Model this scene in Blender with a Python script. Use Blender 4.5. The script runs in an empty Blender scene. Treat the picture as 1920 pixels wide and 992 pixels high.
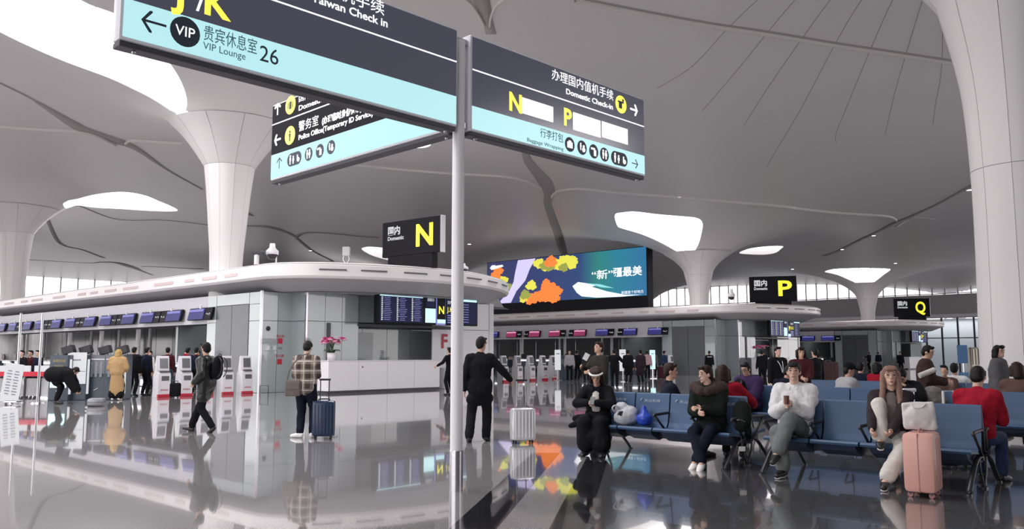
import bpy, bmesh, math, random
import numpy as np
from mathutils import Vector, Matrix
random.seed(4); rng = np.random.RandomState(4)
C = bpy.context.scene.collection
SC = bpy.context.scene
# ------------------------------------------------------------------ camera, sky, exposure
F = 1550.0; HZ = 665.0; CAMH = 1.45
TH = math.atan((HZ - 496.0) / F)
cd = bpy.data.cameras.new('camera'); cam = bpy.data.objects.new('camera', cd); C.objects.link(cam)
cam.location = (0, 0, CAMH); cam.rotation_euler = (math.pi / 2 + TH, 0, 0)
cd.sensor_width = 36; cd.lens = 36 * F / 1920; cd.clip_end = 600; cd.clip_start = 0.05
SC.camera = cam
SC.view_settings.view_transform = 'Standard'; SC.view_settings.look = 'None'
SC.view_settings.gamma = 1; SC.view_settings.use_curve_mapping = False
SC.view_settings.exposure = -0.08
w = bpy.data.worlds.new('overcast_sky'); SC.world = w; w.use_nodes = True
bg = w.node_tree.nodes['Background']; bg.inputs[0].default_value = (1, .955, .965, 1); bg.inputs[1].default_value = 3.0
# area lamps added to brighten the hall, over roof openings and under closed roof
def roof_fill_light(x, y, z, sx, sy, L, rz=.8):
    l = bpy.data.lights.new('roof_fill', 'AREA'); l.shape = 'ELLIPSE'; l.size = sx; l.size_y = sy; l.energy = math.pi * sx * sy * .785 * L; l.color = (1, .965, .97)
    o = bpy.data.objects.new('roof_fill', l); C.objects.link(o); o.location = (x, y, z); o.rotation_euler = (0, 0, rz)
for a_ in ((-14, 17, 12.2, 9, 5, 9), (-27, 22, 12.2, 9, 5, 9), (-17, 0, 12.4, 9, 6, 12), (-2, 12, 12.2, 9, 5, 6), (-36, 36, 12.2, 9, 5, 9), (27, 30, 11.5, 9, 5, 12), (30, 12, 11.5, 9, 6, 9), (-45, 60, 12.2, 9, 5, 9), (-16, 30, 13.6, 11, 3.4, 9), (-29.5, 63, 13.6, 9, 5, 9), (11, 58, 13.6, 6, 5, 20), (-4.7, 37, 13.4, 5, 3.2, 12), (2.2, 37.5, 13.4, 5, 3, 16), (36, 84, 13.6, 6, 4, 12), (46, 62, 12.5, 9, 6, 13)): roof_fill_light(*a_[:5], a_[5] * 1.55)
# ------------------------------------------------------------------ layout helpers
ct, st_ = math.cos(TH), math.sin(TH)
def ray(px, py):
    u = (px - 960) / F; v = (496 - py) / F
    return Vector((u, ct - v * st_, st_ + v * ct))
def at(px, py, Y):
    r = ray(px, py); return Vector((0, 0, CAMH)) + r * (Y / r.y)
def gr(px, py, z=0.0):
    r = ray(px, py); return Vector((0, 0, CAMH)) + r * ((z - CAMH) / r.z)
ANG = math.radians(47.4)
A = Vector((math.cos(ANG), math.sin(ANG), 0)); B = Vector((-math.sin(ANG), math.cos(ANG), 0))
# ------------------------------------------------------------------ materials
MATS = {}
def mat(name, col, rough=.6, metal=0, var=.06, scale=6, bump=.0, emit=0, coat=0, spec=.5, ecol=None):
    if name in MATS: return MATS[name]
    m = bpy.data.materials.new(name); m.use_nodes = True; nt = m.node_tree; b = nt.nodes['Principled BSDF']
    n = nt.nodes.new('ShaderNodeTexNoise'); n.inputs['Scale'].default_value = scale; n.inputs['Detail'].default_value = 3
    tc = nt.nodes.new('ShaderNodeTexCoord'); nt.links.new(tc.outputs['Object'], n.inputs['Vector'])
    r = nt.nodes.new('ShaderNodeMix'); r.data_type = 'RGBA'
    c = Vector(col); r.inputs[6].default_value = (*(c * (1 - var)), 1); r.inputs[7].default_value = (*[min(1, x * (1 + var)) for x in c], 1)
    nt.links.new(n.outputs[0], r.inputs[0]); nt.links.new(r.outputs[2], b.inputs['Base Color'])
    b.inputs['Roughness'].default_value = rough; b.inputs['Metallic'].default_value = metal
    b.inputs['Coat Weight'].default_value = coat; b.inputs['Specular IOR Level'].default_value = spec
    if bump:
        bp = nt.nodes.new('ShaderNodeBump'); bp.inputs['Strength'].default_value = bump; bp.inputs['Distance'].default_value = .02
        nt.links.new(n.outputs[0], bp.inputs['Height']); nt.links.new(bp.outputs[0], b.inputs['Normal'])
    if emit:
        b.inputs['Emission Color'].default_value = (*(ecol or col), 1); b.inputs['Emission Strength'].default_value = emit
    MATS[name] = m; return m
def glassmat(name, col, opacity=.35, rough=.03):
    if name in MATS: return MATS[name]
    m = bpy.data.materials.new(name); m.use_nodes = True; nt = m.node_tree; b = nt.nodes['Principled BSDF']
    b.inputs['Base Color'].default_value = (*col, 1); b.inputs['Roughness'].default_value = rough; b.inputs['Alpha'].default_value = opacity
    MATS[name] = m; return m
WHITE = mat('white_painted_metal', (.78, .77, .79), .35)
BLACK = mat('black_plastic', (.014, .014, .018), .4)
DARK = mat('dark_grey_metal', (.06, .062, .075), .45)
STEEL = mat('brushed_steel', (.5, .5, .52), .25, 1, .12, 30)
CHROME = mat('chrome', (.7, .7, .72), .12, 1)
SKINS = [mat('skin_light', (.62, .40, .31), .55), mat('skin_tan', (.50, .31, .23), .55), mat('skin_warm', (.56, .35, .26), .55)]
# ------------------------------------------------------------------ mesh helper
class MB:
    def __init__(s): s.v = []; s.f = []
    def add(s, vs, fs):
        o = len(s.v); s.v += [tuple(p) for p in vs]; s.f += [tuple(i + o for i in f) for f in fs]; return s
    def box(s, c, d, rot=None, ch=0.0):
        c = Vector(c); hx, hy, hz = d[0] / 2, d[1] / 2, d[2] / 2
        if ch <= 0:
            vs = [Vector((x, y, z)) for x in (-hx, hx) for y in (-hy, hy) for z in (-hz, hz)]
            fs = [(0, 1, 3, 2), (4, 6, 7, 5), (0, 4, 5, 1), (2, 3, 7, 6), (0, 2, 6, 4), (1, 5, 7, 3)]
        else:
            bm = bmesh.new(); bmesh.ops.create_cube(bm, size=1); bmesh.ops.scale(bm, vec=d, verts=bm.verts)
            bmesh.ops.bevel(bm, geom=bm.edges[:], offset=min(ch, .49 * min(d)), segments=2, affect='EDGES', profile=.5)
            bm.verts.index_update(); vs = [v.co.copy() for v in bm.verts]; fs = [tuple(v.index for v in f.verts) for f in bm.faces]; bm.free()
        if rot is not None: vs = [rot @ p for p in vs]
        return s.add([p + c for p in vs], fs)
    def prism(s, pts, h0, h1, axis='z'):
        # polygon extruded between h0 and h1 along axis
        def mk(p, h): return {'z': (p[0], p[1], h), 'y': (p[0], h, p[1]), 'x': (h, p[0], p[1])}[axis]
        n = len(pts); vs = [mk(p, h0) for p in pts] + [mk(p, h1) for p in pts]
        fs = [tuple(range(n)), tuple(range(2 * n - 1, n - 1, -1))] + [(i, i + n, (i + 1) % n + n, (i + 1) % n) for i in range(n)]
        return s.add(vs, fs)
    def tube(s, path, r, seg=8, closed=False, flat=1.0, cap=True):
        P = [Vector(p) for p in path]; n = len(P); R = r if isinstance(r, (list, tuple)) else [r] * n
        prev = None; vs = []
        for i, p in enumerate(P):
            t = (P[(i + 1) % n] - P[i - 1]) if closed else (P[min(i + 1, n - 1)] - P[max(i - 1, 0)])
            t.normalize()
            if prev is None: prev = Vector((0, 0, 1)) if abs(t.z) < .9 else Vector((1, 0, 0))
            x = (prev - t * prev.dot(t)).normalized(); prev = x; y = t.cross(x)
            for k in range(seg):
                a = 2 * math.pi * k / seg; vs.append(p + x * math.cos(a) * R[i] * flat + y * math.sin(a) * R[i])
        fs = []
        for i in range(n if closed else n - 1):
            for k in range(seg):
                a, b2 = i * seg + k, i * seg + (k + 1) % seg; c2, d2 = ((i + 1) % n) * seg + (k + 1) % seg, ((i + 1) % n) * seg + k
                fs.append((a, b2, c2, d2))
        if cap and not closed: fs += [tuple(range(seg - 1, -1, -1)), tuple((n - 1) * seg + k for k in range(seg))]
        return s.add(vs, fs)
    def lathe(s, prof, c=(0, 0, 0), seg=24, a0=0, a1=2 * math.pi):
        c = Vector(c); vs = []; full = abs(a1 - a0 - 2 * math.pi) < 1e-6; m = seg if full else seg + 1
        for r, z in prof:
            for k in range(m):
                a = a0 + (a1 - a0) * k / seg; vs.append(c + Vector((r * math.cos(a), r * math.sin(a), z)))
        fs = []
        for i in range(len(prof) - 1):
            for k in range(seg):
                k2 = (k + 1) % m; fs.append((i * m + k, i * m + k2, (i + 1) * m + k2, (i + 1) * m + k))
        return s.add(vs, fs)
    def ell(s, c, r, M=None, seg=16, rings=10):
        c = Vector(c); vs = []
        for i in range(rings + 1):
            th = math.pi * i / rings
            for k in range(seg):
                a = 2 * math.pi * k / seg
                p = Vector((r[0] * math.sin(th) * math.cos(a), r[1] * math.sin(th) * math.sin(a), r[2] * math.cos(th)))
                vs.append(c + (M @ p if M is not None else p))
        fs = [(i * seg + k, (i + 1) * seg + k, (i + 1) * seg + (k + 1) % seg, i * seg + (k + 1) % seg) for i in range(rings) for k in range(seg)]
        return s.add(vs, fs)
    def cone(s, p0, r0, p1, r1, side=None, w=1.0, seg=12, hr=4):
        p0, p1 = Vector(p0), Vector(p1); t = (p1 - p0); L = max(t.length, 1e-5); t = t / L
        h = Vector(side) if side is not None else (Vector((1, 0, 0)) if abs(t.x) < .8 else Vector((0, 1, 0)))
        x = (h - t * h.dot(t)).normalized(); y = t.cross(x); vs = []
        for (p, r, i0, i1) in ((p0, r0, 0, hr), (p1, r1, 0, hr)):
            for i in range(hr + 1):
                ph = (-math.pi / 2 + math.pi / 2 * i / hr) if p is p0 else (math.pi / 2 * i / hr)
                for k in range(seg):
                    a = 2 * math.pi * k / seg
                    vs.append(p + t * math.sin(ph) * r + (x * math.cos(a) * w + y * math.sin(a)) * math.cos(ph) * r)
        n = 2 * (hr + 1)
        fs = [(i * seg + k, i * seg + (k + 1) % seg, (i + 1) * seg + (k + 1) % seg, (i + 1) * seg + k) for i in range(n - 1) for k in range(seg)]
        return s.add(vs, fs)
    def mesh(s, name='m'):
        me = bpy.data.meshes.new(name); me.from_pydata([tuple(p) for p in s.v], [], s.f)
        bm = bmesh.new(); bm.from_mesh(me); bmesh.ops.remove_doubles(bm, verts=bm.verts, dist=1e-6); bmesh.ops.recalc_face_normals(bm, faces=bm.faces); bm.to_mesh(me); bm.free()
        return me
    def build(s, name, m, parent=None, smooth=False):
        me = s.mesh(name)
        return link(name, me, m, parent, smooth)
def link(name, me, m, parent=None, smooth=False):
    if m is not None: me.materials.clear(); me.materials.append(m)
    if smooth:
        me.polygons.foreach_set('use_smooth', [True] * len(me.polygons))
        if smooth == 'auto': me.set_sharp_from_angle(angle=math.radians(35))
    o = bpy.data.objects.new(name, me); C.objects.link(o)
    if parent is not None: o.parent = parent
    return o
def thing(name, label, cat, loc=(0, 0, 0), rz=0.0, group=None):
    o = bpy.data.objects.new(name, None); C.objects.link(o); o.location = loc; o.rotation_euler = (0, 0, rz); o.empty_display_size = .2
    o['label'] = label; o['category'] = cat
    if group: o['group'] = group
    return o
def tag(o, label, cat, group=None):
    o['label'] = label; o['category'] = cat
    if group: o['group'] = group
    return o
def struct(o, label=None, cat=None):
    o['kind'] = 'structure'
    if label: o['label'] = label; o['category'] = cat or 'structure'
    return o
def copy_tree(o, parent=None, depth=0):
    c = o.copy(); C.objects.link(c); c.parent = parent
    for ch in list(KIDS(o)): copy_tree(ch, c, depth + 1)
    return c
def KIDS(o): return o.children
TMP = bpy.data.scenes.new('bake_shapes')
def evald(o):
    TMP.collection.objects.link(o); vl = TMP.view_layers[0]; vl.update(); e = o.evaluated_get(vl.depsgraph); me = bpy.data.meshes.new_from_object(e); d = e.dimensions.x
    bpy.data.objects.remove(o); return me, d
def text(parent, name, body, size, m, org, right=(1, 0, 0), up=(0, 0, 1), align='LEFT', width=None, bold=0.0, thick=.002):
    cu = bpy.data.curves.new(name, 'FONT'); cu.body = body; cu.size = size; cu.align_x = align; cu.offset = bold; cu.resolution_u = 3; cu.extrude = thick / 2
    o = bpy.data.objects.new('t', cu); me, wd = evald(o); bpy.data.curves.remove(cu)
    r = Vector(right).normalized(); u = Vector(up).normalized(); n = r.cross(u); sx = (width / wd) if width and wd else 1.0
    M = Matrix(((r.x * sx, u.x, n.x, org[0]), (r.y * sx, u.y, n.y, org[1]), (r.z * sx, u.z, n.z, org[2]), (0, 0, 0, 1)))
    me.transform(M); return link(name, me, m, parent)
def cr(pts, n=8, closed=False):
    # catmull-rom resample
    P = [Vector(p) for p in pts]; N = len(P); out = []
    for i in range(N if closed else N - 1):
        g = lambda k: P[k % N] if closed else P[max(0, min(N - 1, k))]
        a, b_, c, d = g(i - 1), g(i), g(i + 1), g(i + 2)
        for k in range(n):
            t = k / n; out.append(.5 * ((2 * b_) + (c - a) * t + (2 * a - 5 * b_ + 4 * c - d) * t * t + (3 * b_ - a - 3 * c + d) * t ** 3))
    if not closed: out.append(P[-1])
    return out
# ------------------------------------------------------------------ floor
def granite(name, c1, c2, rough, sc=55):
    m = bpy.data.materials.new(name); m.use_nodes = True; nt = m.node_tree; b = nt.nodes['Principled BSDF']
    tc = nt.nodes.new('ShaderNodeTexCoord'); n1 = nt.nodes.new('ShaderNodeTexNoise'); n1.inputs['Scale'].default_value = sc; n1.inputs['Detail'].default_value = 4
    n2 = nt.nodes.new('ShaderNodeTexNoise'); n2.inputs['Scale'].default_value = .35; n2.inputs['Detail'].default_value = 2
    nt.links.new(tc.outputs['Object'], n1.inputs['Vector']); nt.links.new(tc.outputs['Object'], n2.inputs['Vector'])
    rp = nt.nodes.new('ShaderNodeValToRGB'); rp.color_ramp.elements[0].position = .38; rp.color_ramp.elements[1].position = .62
    rp.color_ramp.elements[0].color = (*c1, 1); rp.color_ramp.elements[1].color = (*c2, 1)
    nt.links.new(n1.outputs[0], rp.inputs[0]); nt.links.new(rp.outputs[0], b.inputs['Base Color'])
    mr = nt.nodes.new('ShaderNodeMapRange'); mr.inputs[3].default_value = rough * .6; mr.inputs[4].default_value = rough * 1.6
    nt.links.new(n2.outputs[0], mr.inputs[0]); nt.links.new(mr.outputs[0], b.inputs['Roughness'])
    b.inputs['IOR'].default_value = 1.6
    b.inputs['Coat Weight'].default_value = .6; b.inputs['Coat Roughness'].default_value = .02; b.inputs['Coat IOR'].default_value = 1.6
    return m
FL = granite('polished_grey_granite', (.27, .265, .27), (.38, .37, .375), .05)
FD = granite('black_granite', (.018, .018, .022), (.035, .034, .04), .05)
FS = granite('speckled_dark_granite', (.07, .073, .077), (.14, .14, .145), .10)
fl = MB(); fl.add([(-170, -40, 0), (150, -40, 0), (150, 190, 0), (-170, 190, 0)], [(0, 1, 2, 3)])
struct(fl.build('floor', FL), 'polished grey granite floor of the terminal hall', 'floor')
dirv = Vector((.155, 1, 0))
def strip(x0, x1, y0, y1, m, nm, lab):
    o = MB(); b0 = Vector((x0, 7.11, 0)); b1 = Vector((x1, 7.11, 0))
    p = [b0 + dirv * (y0 - 7.11), b1 + dirv * (y0 - 7.11), b1 + dirv * (y1 - 7.11), b0 + dirv * (y1 - 7.11)]
    o.add([(q.x, q.y, .0012) for q in p] + [(q.x, q.y, -.01) for q in p], [(0, 1, 2, 3), (0, 4, 5, 1), (1, 5, 6, 2), (2, 6, 7, 3), (3, 7, 4, 0)])
    struct(o.build(nm, m), lab, 'floor inlay')
strip(-.53, -.13, -10, 12.5, FD, 'trim_1', 'black granite strip in the floor by the signpost foot')
strip(.31, .62, -10, 13.2, FD, 'trim_2', 'black granite strip in the floor by the first blue bench')
strip(.6205, 24, -10, 13.2, FS, 'floor_inlay', 'speckled dark granite floor area under the waiting seats')
def vwall(nm, p, q, z0, z1, th, m, lab):
    d = (q - p); n = Vector((-d.y, d.x, 0)).normalized() * th; v = [p, q, q + n, p + n]
    o = MB().add([(a.x, a.y, z0) for a in v] + [(a.x, a.y, z1) for a in v], [(0, 1, 2, 3), (4, 7, 6, 5), (0, 4, 5, 1), (1, 5, 6, 2), (2, 6, 7, 3), (3, 7, 4, 0)]).build(nm, m); struct(o, lab, 'wall')
# ------------------------------------------------------------------ roof with trumpet columns
H = 13.0
COLS = [  # x, y, z of neck, r at neck, L, q
    (-12.25, 35.2, 9.5, 1.05, 1.9, 1.0), (13.6, 60.0, 7.2, 1.0, 9.3, .6), (37.0, 86.0, 7.2, 1.0, 9.3, .6),
    (-33.2, 54.8, 9.5, 1.05, 2.2, .9), (11.02, 17.6, 9.26, 1.42, 2.5, .9), (-7.7, 79.7, 7.4, 1.0, 8, .65), (16.3, 105.7, 7.4, 1.0, 8, .65),
    (-54.8, 74.4, 9.0, 1.0, 4, .8), (-29.0, 99.4, 7.6, 1.0, 6, .7), (60.5, 112, 7.2, 1.0, 9, .6)]
def ceil_np(x, y):
    tot = np.zeros_like(x)
    for cx, cy, zn, rn, L, q in COLS:
        r = np.hypot(x - cx, y - cy); d = (H - zn) * np.exp(-(np.maximum(r - rn, 0) / L) ** q); tot += d ** 4
    return H - tot ** .25
def ceil(x, y): return float(ceil_np(np.array([x]), np.array([y]))[0])
def hit(px, py):
    r = ray(px, py); t = np.arange(6, 170, .1); X = r.x * t / r.y; Y = t; Z = CAMH + r.z * t / r.y
    cz = ceil_np(X, Y); k = np.argmax(Z > cz)
    if not (Z > cz).any(): k = len(t) - 1
    t0, t1 = t[k - 1], t[k]; a, b_ = (cz - Z)[k - 1], (cz - Z)[k]; tt = t0 + (t1 - t0) * (a / (a - b_) if a != b_ else 0)
    return Vector((r.x * tt / r.y, tt, CAMH + r.z * tt / r.y))
def zz(pts, ox, oy, s): return [(ox + x / s, oy + y / s) for x, y in pts]
SKY = [
    [(-160, -70), (-60, -120), (70, -60), (150, 0), (220, 28), (262, 60), (296, 93), (323, 125), (343, 161), (351, 190), (347, 208), (335, 212), (318, 206), (282, 183), (242, 163), (181, 137), (121, 115), (60, 89), (0, 60), (-80, 15)],
    [(118, 384), (150, 372), (190, 363), (232, 360), (270, 366), (300, 378), (328, 390), (330, 396), (290, 396), (230, 392), (160, 387)],
    [(734, 271), (704, 245), (690, 200), (705, 130), (770, 100), (825, 125), (832, 190), (818, 245), (809, 263), (806, 274), (785, 278), (751, 275)],
    [(678, 466), (689, 463), (711, 464), (760, 470), (772, 486), (750, 491), (724, 487), (700, 480), (684, 472)],
    zz([(1007, 85), (1060, 68), (1150, 62), (1300, 80), (1480, 95), (1580, 108), (1615, 145), (1603, 230), (1580, 300), (1545, 345), (1480, 352), (1420, 330), (1300, 265), (1180, 215), (1060, 180), (1025, 160)], 880, 380, 3.692),
    zz([(80, 292), (130, 270), (220, 256), (332, 252), (320, 272), (290, 292), (230, 302), (130, 300)], 1360, 380, 3.1),
    zz([(578, 402), (640, 385), (800, 380), (957, 385), (920, 420), (870, 460), (830, 480), (790, 480), (720, 450), (650, 420)], 1360, 380, 3.1),
    [(955, 150), (1000, 140), (1080, 168), (1130, 205), (1120, 240), (1060, 240), (985, 212)],  # added opening, hidden by the right board, lets a fill lamp through
]
SP = []
for o in SKY:
    q = cr([hit(*p) for p in o], 5, True); SP.append(np.array([(p.x, p.y) for p in q]))
def sdf(P, poly):
    # signed distance (negative inside) and gradient, P: n x 2
    a = poly; b_ = np.roll(poly, -1, 0); e = b_ - a
    w_ = P[:, None, :] - a[None]; t = np.clip((w_ * e).sum(2) / np.maximum((e * e).sum(1), 1e-9), 0, 1)
    d = w_ - e[None] * t[..., None]; D = (d ** 2).sum(2); k = D.argmin(1); n = np.arange(len(P)); near = np.sqrt(D[n, k]); g = d[n, k]
    c = (a[None, :, 1] > P[:, None, 1]) != (b_[None, :, 1] > P[:, None, 1])
    xi = e[None, :, 0] * (P[:, None, 1] - a[None, :, 1]) / np.where(abs(e[None, :, 1]) < 1e-9, 1e-9, e[None, :, 1]) + a[None, :, 0]
    ins = ((c & (P[:, None, 0] < xi)).sum(1) % 2) == 1
    return np.where(ins, -near, near), g
step = .4
I1 = Vector((-9.6, 31.7, 0)); I2 = Vector((14.0, 57.0, 0)); I3 = Vector((36.4, 82.8, 0))
xs = np.arange(-95, 92, step); ys = np.arange(-14, 146, step); GX, GY = np.meshgrid(xs, ys, indexing='ij'); P = np.stack([GX.ravel(), GY.ravel()], 1)
S = (P[:, 0] - I1.x) * A.x + (P[:, 1] - I1.y) * A.y; T = (P[:, 0] - I1.x) * B.x + (P[:, 1] - I1.y) * B.y
inside = np.zeros(len(P), bool); moved = P.copy(); near_b = np.zeros_like(P)
for poly in SP:
    lo, hi = poly.min(0) - 1, poly.max(0) + 1; idx = np.where((P > lo).all(1) & (P < hi).all(1))[0]
    if not len(idx): continue
    d, g = sdf(P[idx], poly); inside[idx] |= d < 0; near_b[idx] = g
nx, ny = len(xs), len(ys); I = np.arange(len(P)).reshape(nx, ny); Q = np.stack([I[:-1, :-1], I[1:, :-1], I[1:, 1:], I[:-1, 1:]], -1).reshape(-1, 4)
cen = P[Q].mean(1); keep = ~inside[Q].any(1); rimv = np.intersect1d(np.unique(Q[keep]), np.unique(Q[~keep])); moved[rimv] -= near_b[rimv]
for poly in SP:
    lo, hi = poly.min(0) - 1, poly.max(0) + 1; idx = np.where((cen > lo).all(1) & (cen < hi).all(1) & keep)[0]
    if len(idx): d, g = sdf(cen[idx], poly); keep[idx[d < -.6]] = False
cs = (cen - np.array([I1.x, I1.y])); keep &= (cs @ np.array([A.x, A.y]) < 102.5) & (cs @ np.array([B.x, B.y]) < 105.5)
for cx, cy, zn, rn, L, q in COLS: keep &= np.hypot(cen[:, 0] - cx, cen[:, 1] - cy) > rn + 1.0
Q = Q[keep]; used = np.unique(Q); rem = -np.ones(len(P), int); rem[used] = np.arange(len(used)); Z = ceil_np(moved[used, 0], moved[used, 1])
V3 = np.column_stack([moved[used], Z]); Fq = rem[Q]
# lips: boundary edges pushed up
E_ = np.concatenate([Fq[:, [0, 1]], Fq[:, [1, 2]], Fq[:, [2, 3]], Fq[:, [3, 0]]]); key = np.sort(E_, 1); _, inv, cnt = np.unique(key, axis=0, return_inverse=True, return_counts=True)
be = E_[cnt[inv.ravel()] == 1]; bv = np.unique(be); up = {v: len(V3) + i for i, v in enumerate(bv)}
V3 = np.vstack([V3, V3[bv] + np.array([0, 0, .45])]); lips = [(int(b_), int(a), up[a], up[b_]) for a, b_ in be]
me = bpy.data.meshes.new('ceiling'); me.from_pydata(V3.tolist(), [], [tuple(map(int, f[::-1])) for f in Fq] + lips)
CEIL = mat('pale_grey_ceiling_panel', (.66, .642, .645), .42, var=.02, scale=.3)
ce = link('ceiling', me, CEIL, None, 'auto'); struct(ce, 'pale grey vaulted ceiling flowing down into the white columns', 'ceiling')
COLM = mat('white_column_panel', (.68, .664, .668), .42, var=.015, scale=.5)
for i, (cx, cy, zn, rn, L, q) in enumerate(COLS):
    root = bpy.data.objects.new('ceiling_column', None); C.objects.link(root); root.location = (cx, cy, 0); root['kind'] = 'structure'
    root['label'] = ['white trumpet-shaped column rising behind the first island beside the big skylight', 'white trumpet column with a skylight above the P island', 'white trumpet column with a funnel-shaped skylight above the Q island',
        'thick white column at the left edge behind the first island', 'large white near column behind the waiting seats', 'far column hidden behind the N sign', 'far column behind the big screen', 'far left column', 'far column beyond the first island', 'far column by the end windows'][i]; root['category'] = 'column'
    low = [(.72 if i != 4 else .86, 0), (.72 if i != 4 else .9, 2), (.74 if i != 4 else 1.04, 4.8)] if zn > 7 else [(.7, 0)]
    if i == 4: low = [(1.0, 0), (.99, 1.6), (.95, 3.5), (.95, 5.44), (1.06, 7.4)]
    elif zn < 8: low = [(.66, 0), (.68, 5), (.78, 6.2)]
    else: low = [(.66, 0), (.67, 5), (.8, 7), (.92, 8.4)]
    prof = [(p.x, p.y) for p in cr([Vector((a, b_, 0)) for a, b_ in low] + [Vector((rn, zn, 0))], 4)]
    for k in range(1, 14):
        r = rn + 1.45 * (k / 13) ** 1.5; prof.append((r, H - ((H - zn) * math.exp(-((r - rn) / L) ** q)) - .06 * min(1, k / 6)))
    zj = 5.44 if i == 4 else zn
    a_ = [p for p in prof if p[1] < zj - .01] + [(np.interp(zj, [p[1] for p in prof], [p[0] for p in prof]), zj - .006)]
    b2 = [(a_[-1][0], zj + .006)] + [p for p in prof if p[1] > zj + .01]
    # eight curved panels per tier with open joints
    np_ = 10
    for nm, pr in (('lower_panel', a_), ('upper_panel', b2)):
        m0 = MB(); m0.lathe(pr, seg=4, a0=.004 / 1, a1=2 * math.pi / np_ - .004); mm = m0.mesh('panel')
        for k in range(np_):
            o = link(nm, mm, COLM, root, True) if k == 0 else bpy.data.objects.new(nm, mm)
            if k: C.objects.link(o); o.parent = root
            o.rotation_euler = (0, 0, 2 * math.pi * (k + .37) / np_)
    cpr = [(r - .015, z) for r, z in prof]; m0 = MB(); m0.lathe(cpr, seg=40); m0.build('core', mat('joint_grey', (.3, .29, .29), .7), root, True)
# seams, ledges and grooves hugging the ceiling
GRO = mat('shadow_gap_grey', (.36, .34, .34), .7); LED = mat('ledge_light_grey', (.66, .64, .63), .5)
ceiling_n = []
def ribbon(name, pts, w0, m, drop=.03, n=10, th=.05):
    q = cr([hit(*p) for p in pts], n); W = w0 if isinstance(w0, list) else [w0] * len(pts); vs = []; N = len(q)
    for i, p in enumerate(q):
        t = (q[min(i + 1, N - 1)] - q[max(i - 1, 0)]); t.z = 0; t.normalize(); s_ = Vector((-t.y, t.x, 0)); f = i / (N - 1) * (len(W) - 1); k = min(int(f), len(W) - 2); wd = W[k] + (W[k + 1] - W[k]) * (f - k)
        for sg in (-1, 1):
            x, y = p.x + s_.x * sg * wd / 2, p.y + s_.y * sg * wd / 2; z = ceil(x, y); vs += [(x, y, z - drop), (x, y, z + th)]
    fs = []
    for i in range(N - 1):
        a = i * 4; b_ = a + 4; fs += [(a, b_, b_ + 2, a + 2), (a, a + 1, b_ + 1, b_), (a + 2, b_ + 2, b_ + 3, a + 3)]
    o = MB().add(vs, fs).build(name, m, ce, True); return o
R = lambda pts, w0, m, nm='groove', **k: ribbon(nm, pts, w0, m, **k)
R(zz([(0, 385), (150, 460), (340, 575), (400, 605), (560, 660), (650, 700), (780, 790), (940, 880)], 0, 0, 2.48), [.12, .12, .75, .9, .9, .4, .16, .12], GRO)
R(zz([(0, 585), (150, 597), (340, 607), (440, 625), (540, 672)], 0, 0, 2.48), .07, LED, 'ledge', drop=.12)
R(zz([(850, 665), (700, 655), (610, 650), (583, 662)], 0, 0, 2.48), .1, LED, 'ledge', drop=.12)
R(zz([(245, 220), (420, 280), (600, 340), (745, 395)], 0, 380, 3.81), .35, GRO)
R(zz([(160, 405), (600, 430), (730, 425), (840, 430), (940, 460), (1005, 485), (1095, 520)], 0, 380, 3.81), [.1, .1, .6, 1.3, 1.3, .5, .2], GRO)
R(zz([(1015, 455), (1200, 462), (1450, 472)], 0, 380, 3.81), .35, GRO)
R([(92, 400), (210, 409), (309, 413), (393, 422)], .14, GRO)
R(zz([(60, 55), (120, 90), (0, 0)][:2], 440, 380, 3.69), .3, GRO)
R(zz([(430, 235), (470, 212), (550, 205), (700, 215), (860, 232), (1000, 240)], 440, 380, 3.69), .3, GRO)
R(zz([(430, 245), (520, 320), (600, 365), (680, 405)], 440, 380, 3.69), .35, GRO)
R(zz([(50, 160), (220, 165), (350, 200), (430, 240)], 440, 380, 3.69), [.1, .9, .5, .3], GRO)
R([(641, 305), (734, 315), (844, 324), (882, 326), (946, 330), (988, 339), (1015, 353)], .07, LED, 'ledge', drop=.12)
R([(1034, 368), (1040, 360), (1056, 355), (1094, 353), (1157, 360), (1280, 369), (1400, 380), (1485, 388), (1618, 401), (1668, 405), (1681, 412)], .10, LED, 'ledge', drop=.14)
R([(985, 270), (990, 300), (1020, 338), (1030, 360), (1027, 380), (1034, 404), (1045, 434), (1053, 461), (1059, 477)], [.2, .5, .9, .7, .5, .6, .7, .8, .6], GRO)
R([(893, -30), (903, 0), (914, 40), (921, 63)], [1.2, .5, .35, .35], GRO)
R([(868, -8), (884, 6), (900, 30), (908, 46)], .06, LED, 'ledge', drop=.1)
R([(952, -8), (930, 8), (920, 30), (918, 46)], .06, LED, 'ledge', drop=.1)
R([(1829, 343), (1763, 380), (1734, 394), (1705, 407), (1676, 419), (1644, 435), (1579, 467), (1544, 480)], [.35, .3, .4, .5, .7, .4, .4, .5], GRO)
R([(1680, 425), (1700, 412), (1725, 409), (1755, 412)], .3, LED, 'ledge')
R(zz([(-300, -5), (0, 55), (300, 110), (600, 155), (900, 205), (1200, 250), (1500, 295)], 1200, 0, 2.48), .16, LED, 'ledge', drop=.1)
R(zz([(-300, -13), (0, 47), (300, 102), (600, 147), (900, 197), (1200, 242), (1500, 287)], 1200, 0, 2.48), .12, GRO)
for ln in ([(545, 0), (400, 140), (240, 310), (80, 410)], [(720, 0), (610, 130), (440, 340), (290, 515)], [(885, 0), (770, 155), (600, 400), (485, 580)], [(1030, 0), (915, 190), (740, 520), (590, 775)],
           [(1175, 0), (1080, 210), (960, 500), (912, 620), (912, 665)], [(1315, 0), (1240, 240), (1180, 450), (1140, 625)], [(1440, 60), (1405, 270), (1375, 480), (1362, 575)]):
    R(zz(ln, 1200, 0, 2.48), .022, mat('joint_grey', (.3, .29, .29), .7), 'panel_joint', drop=.01)
LAMP = mat('downlight_lens', (1, .97, .92), .3, emit=9)
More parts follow.
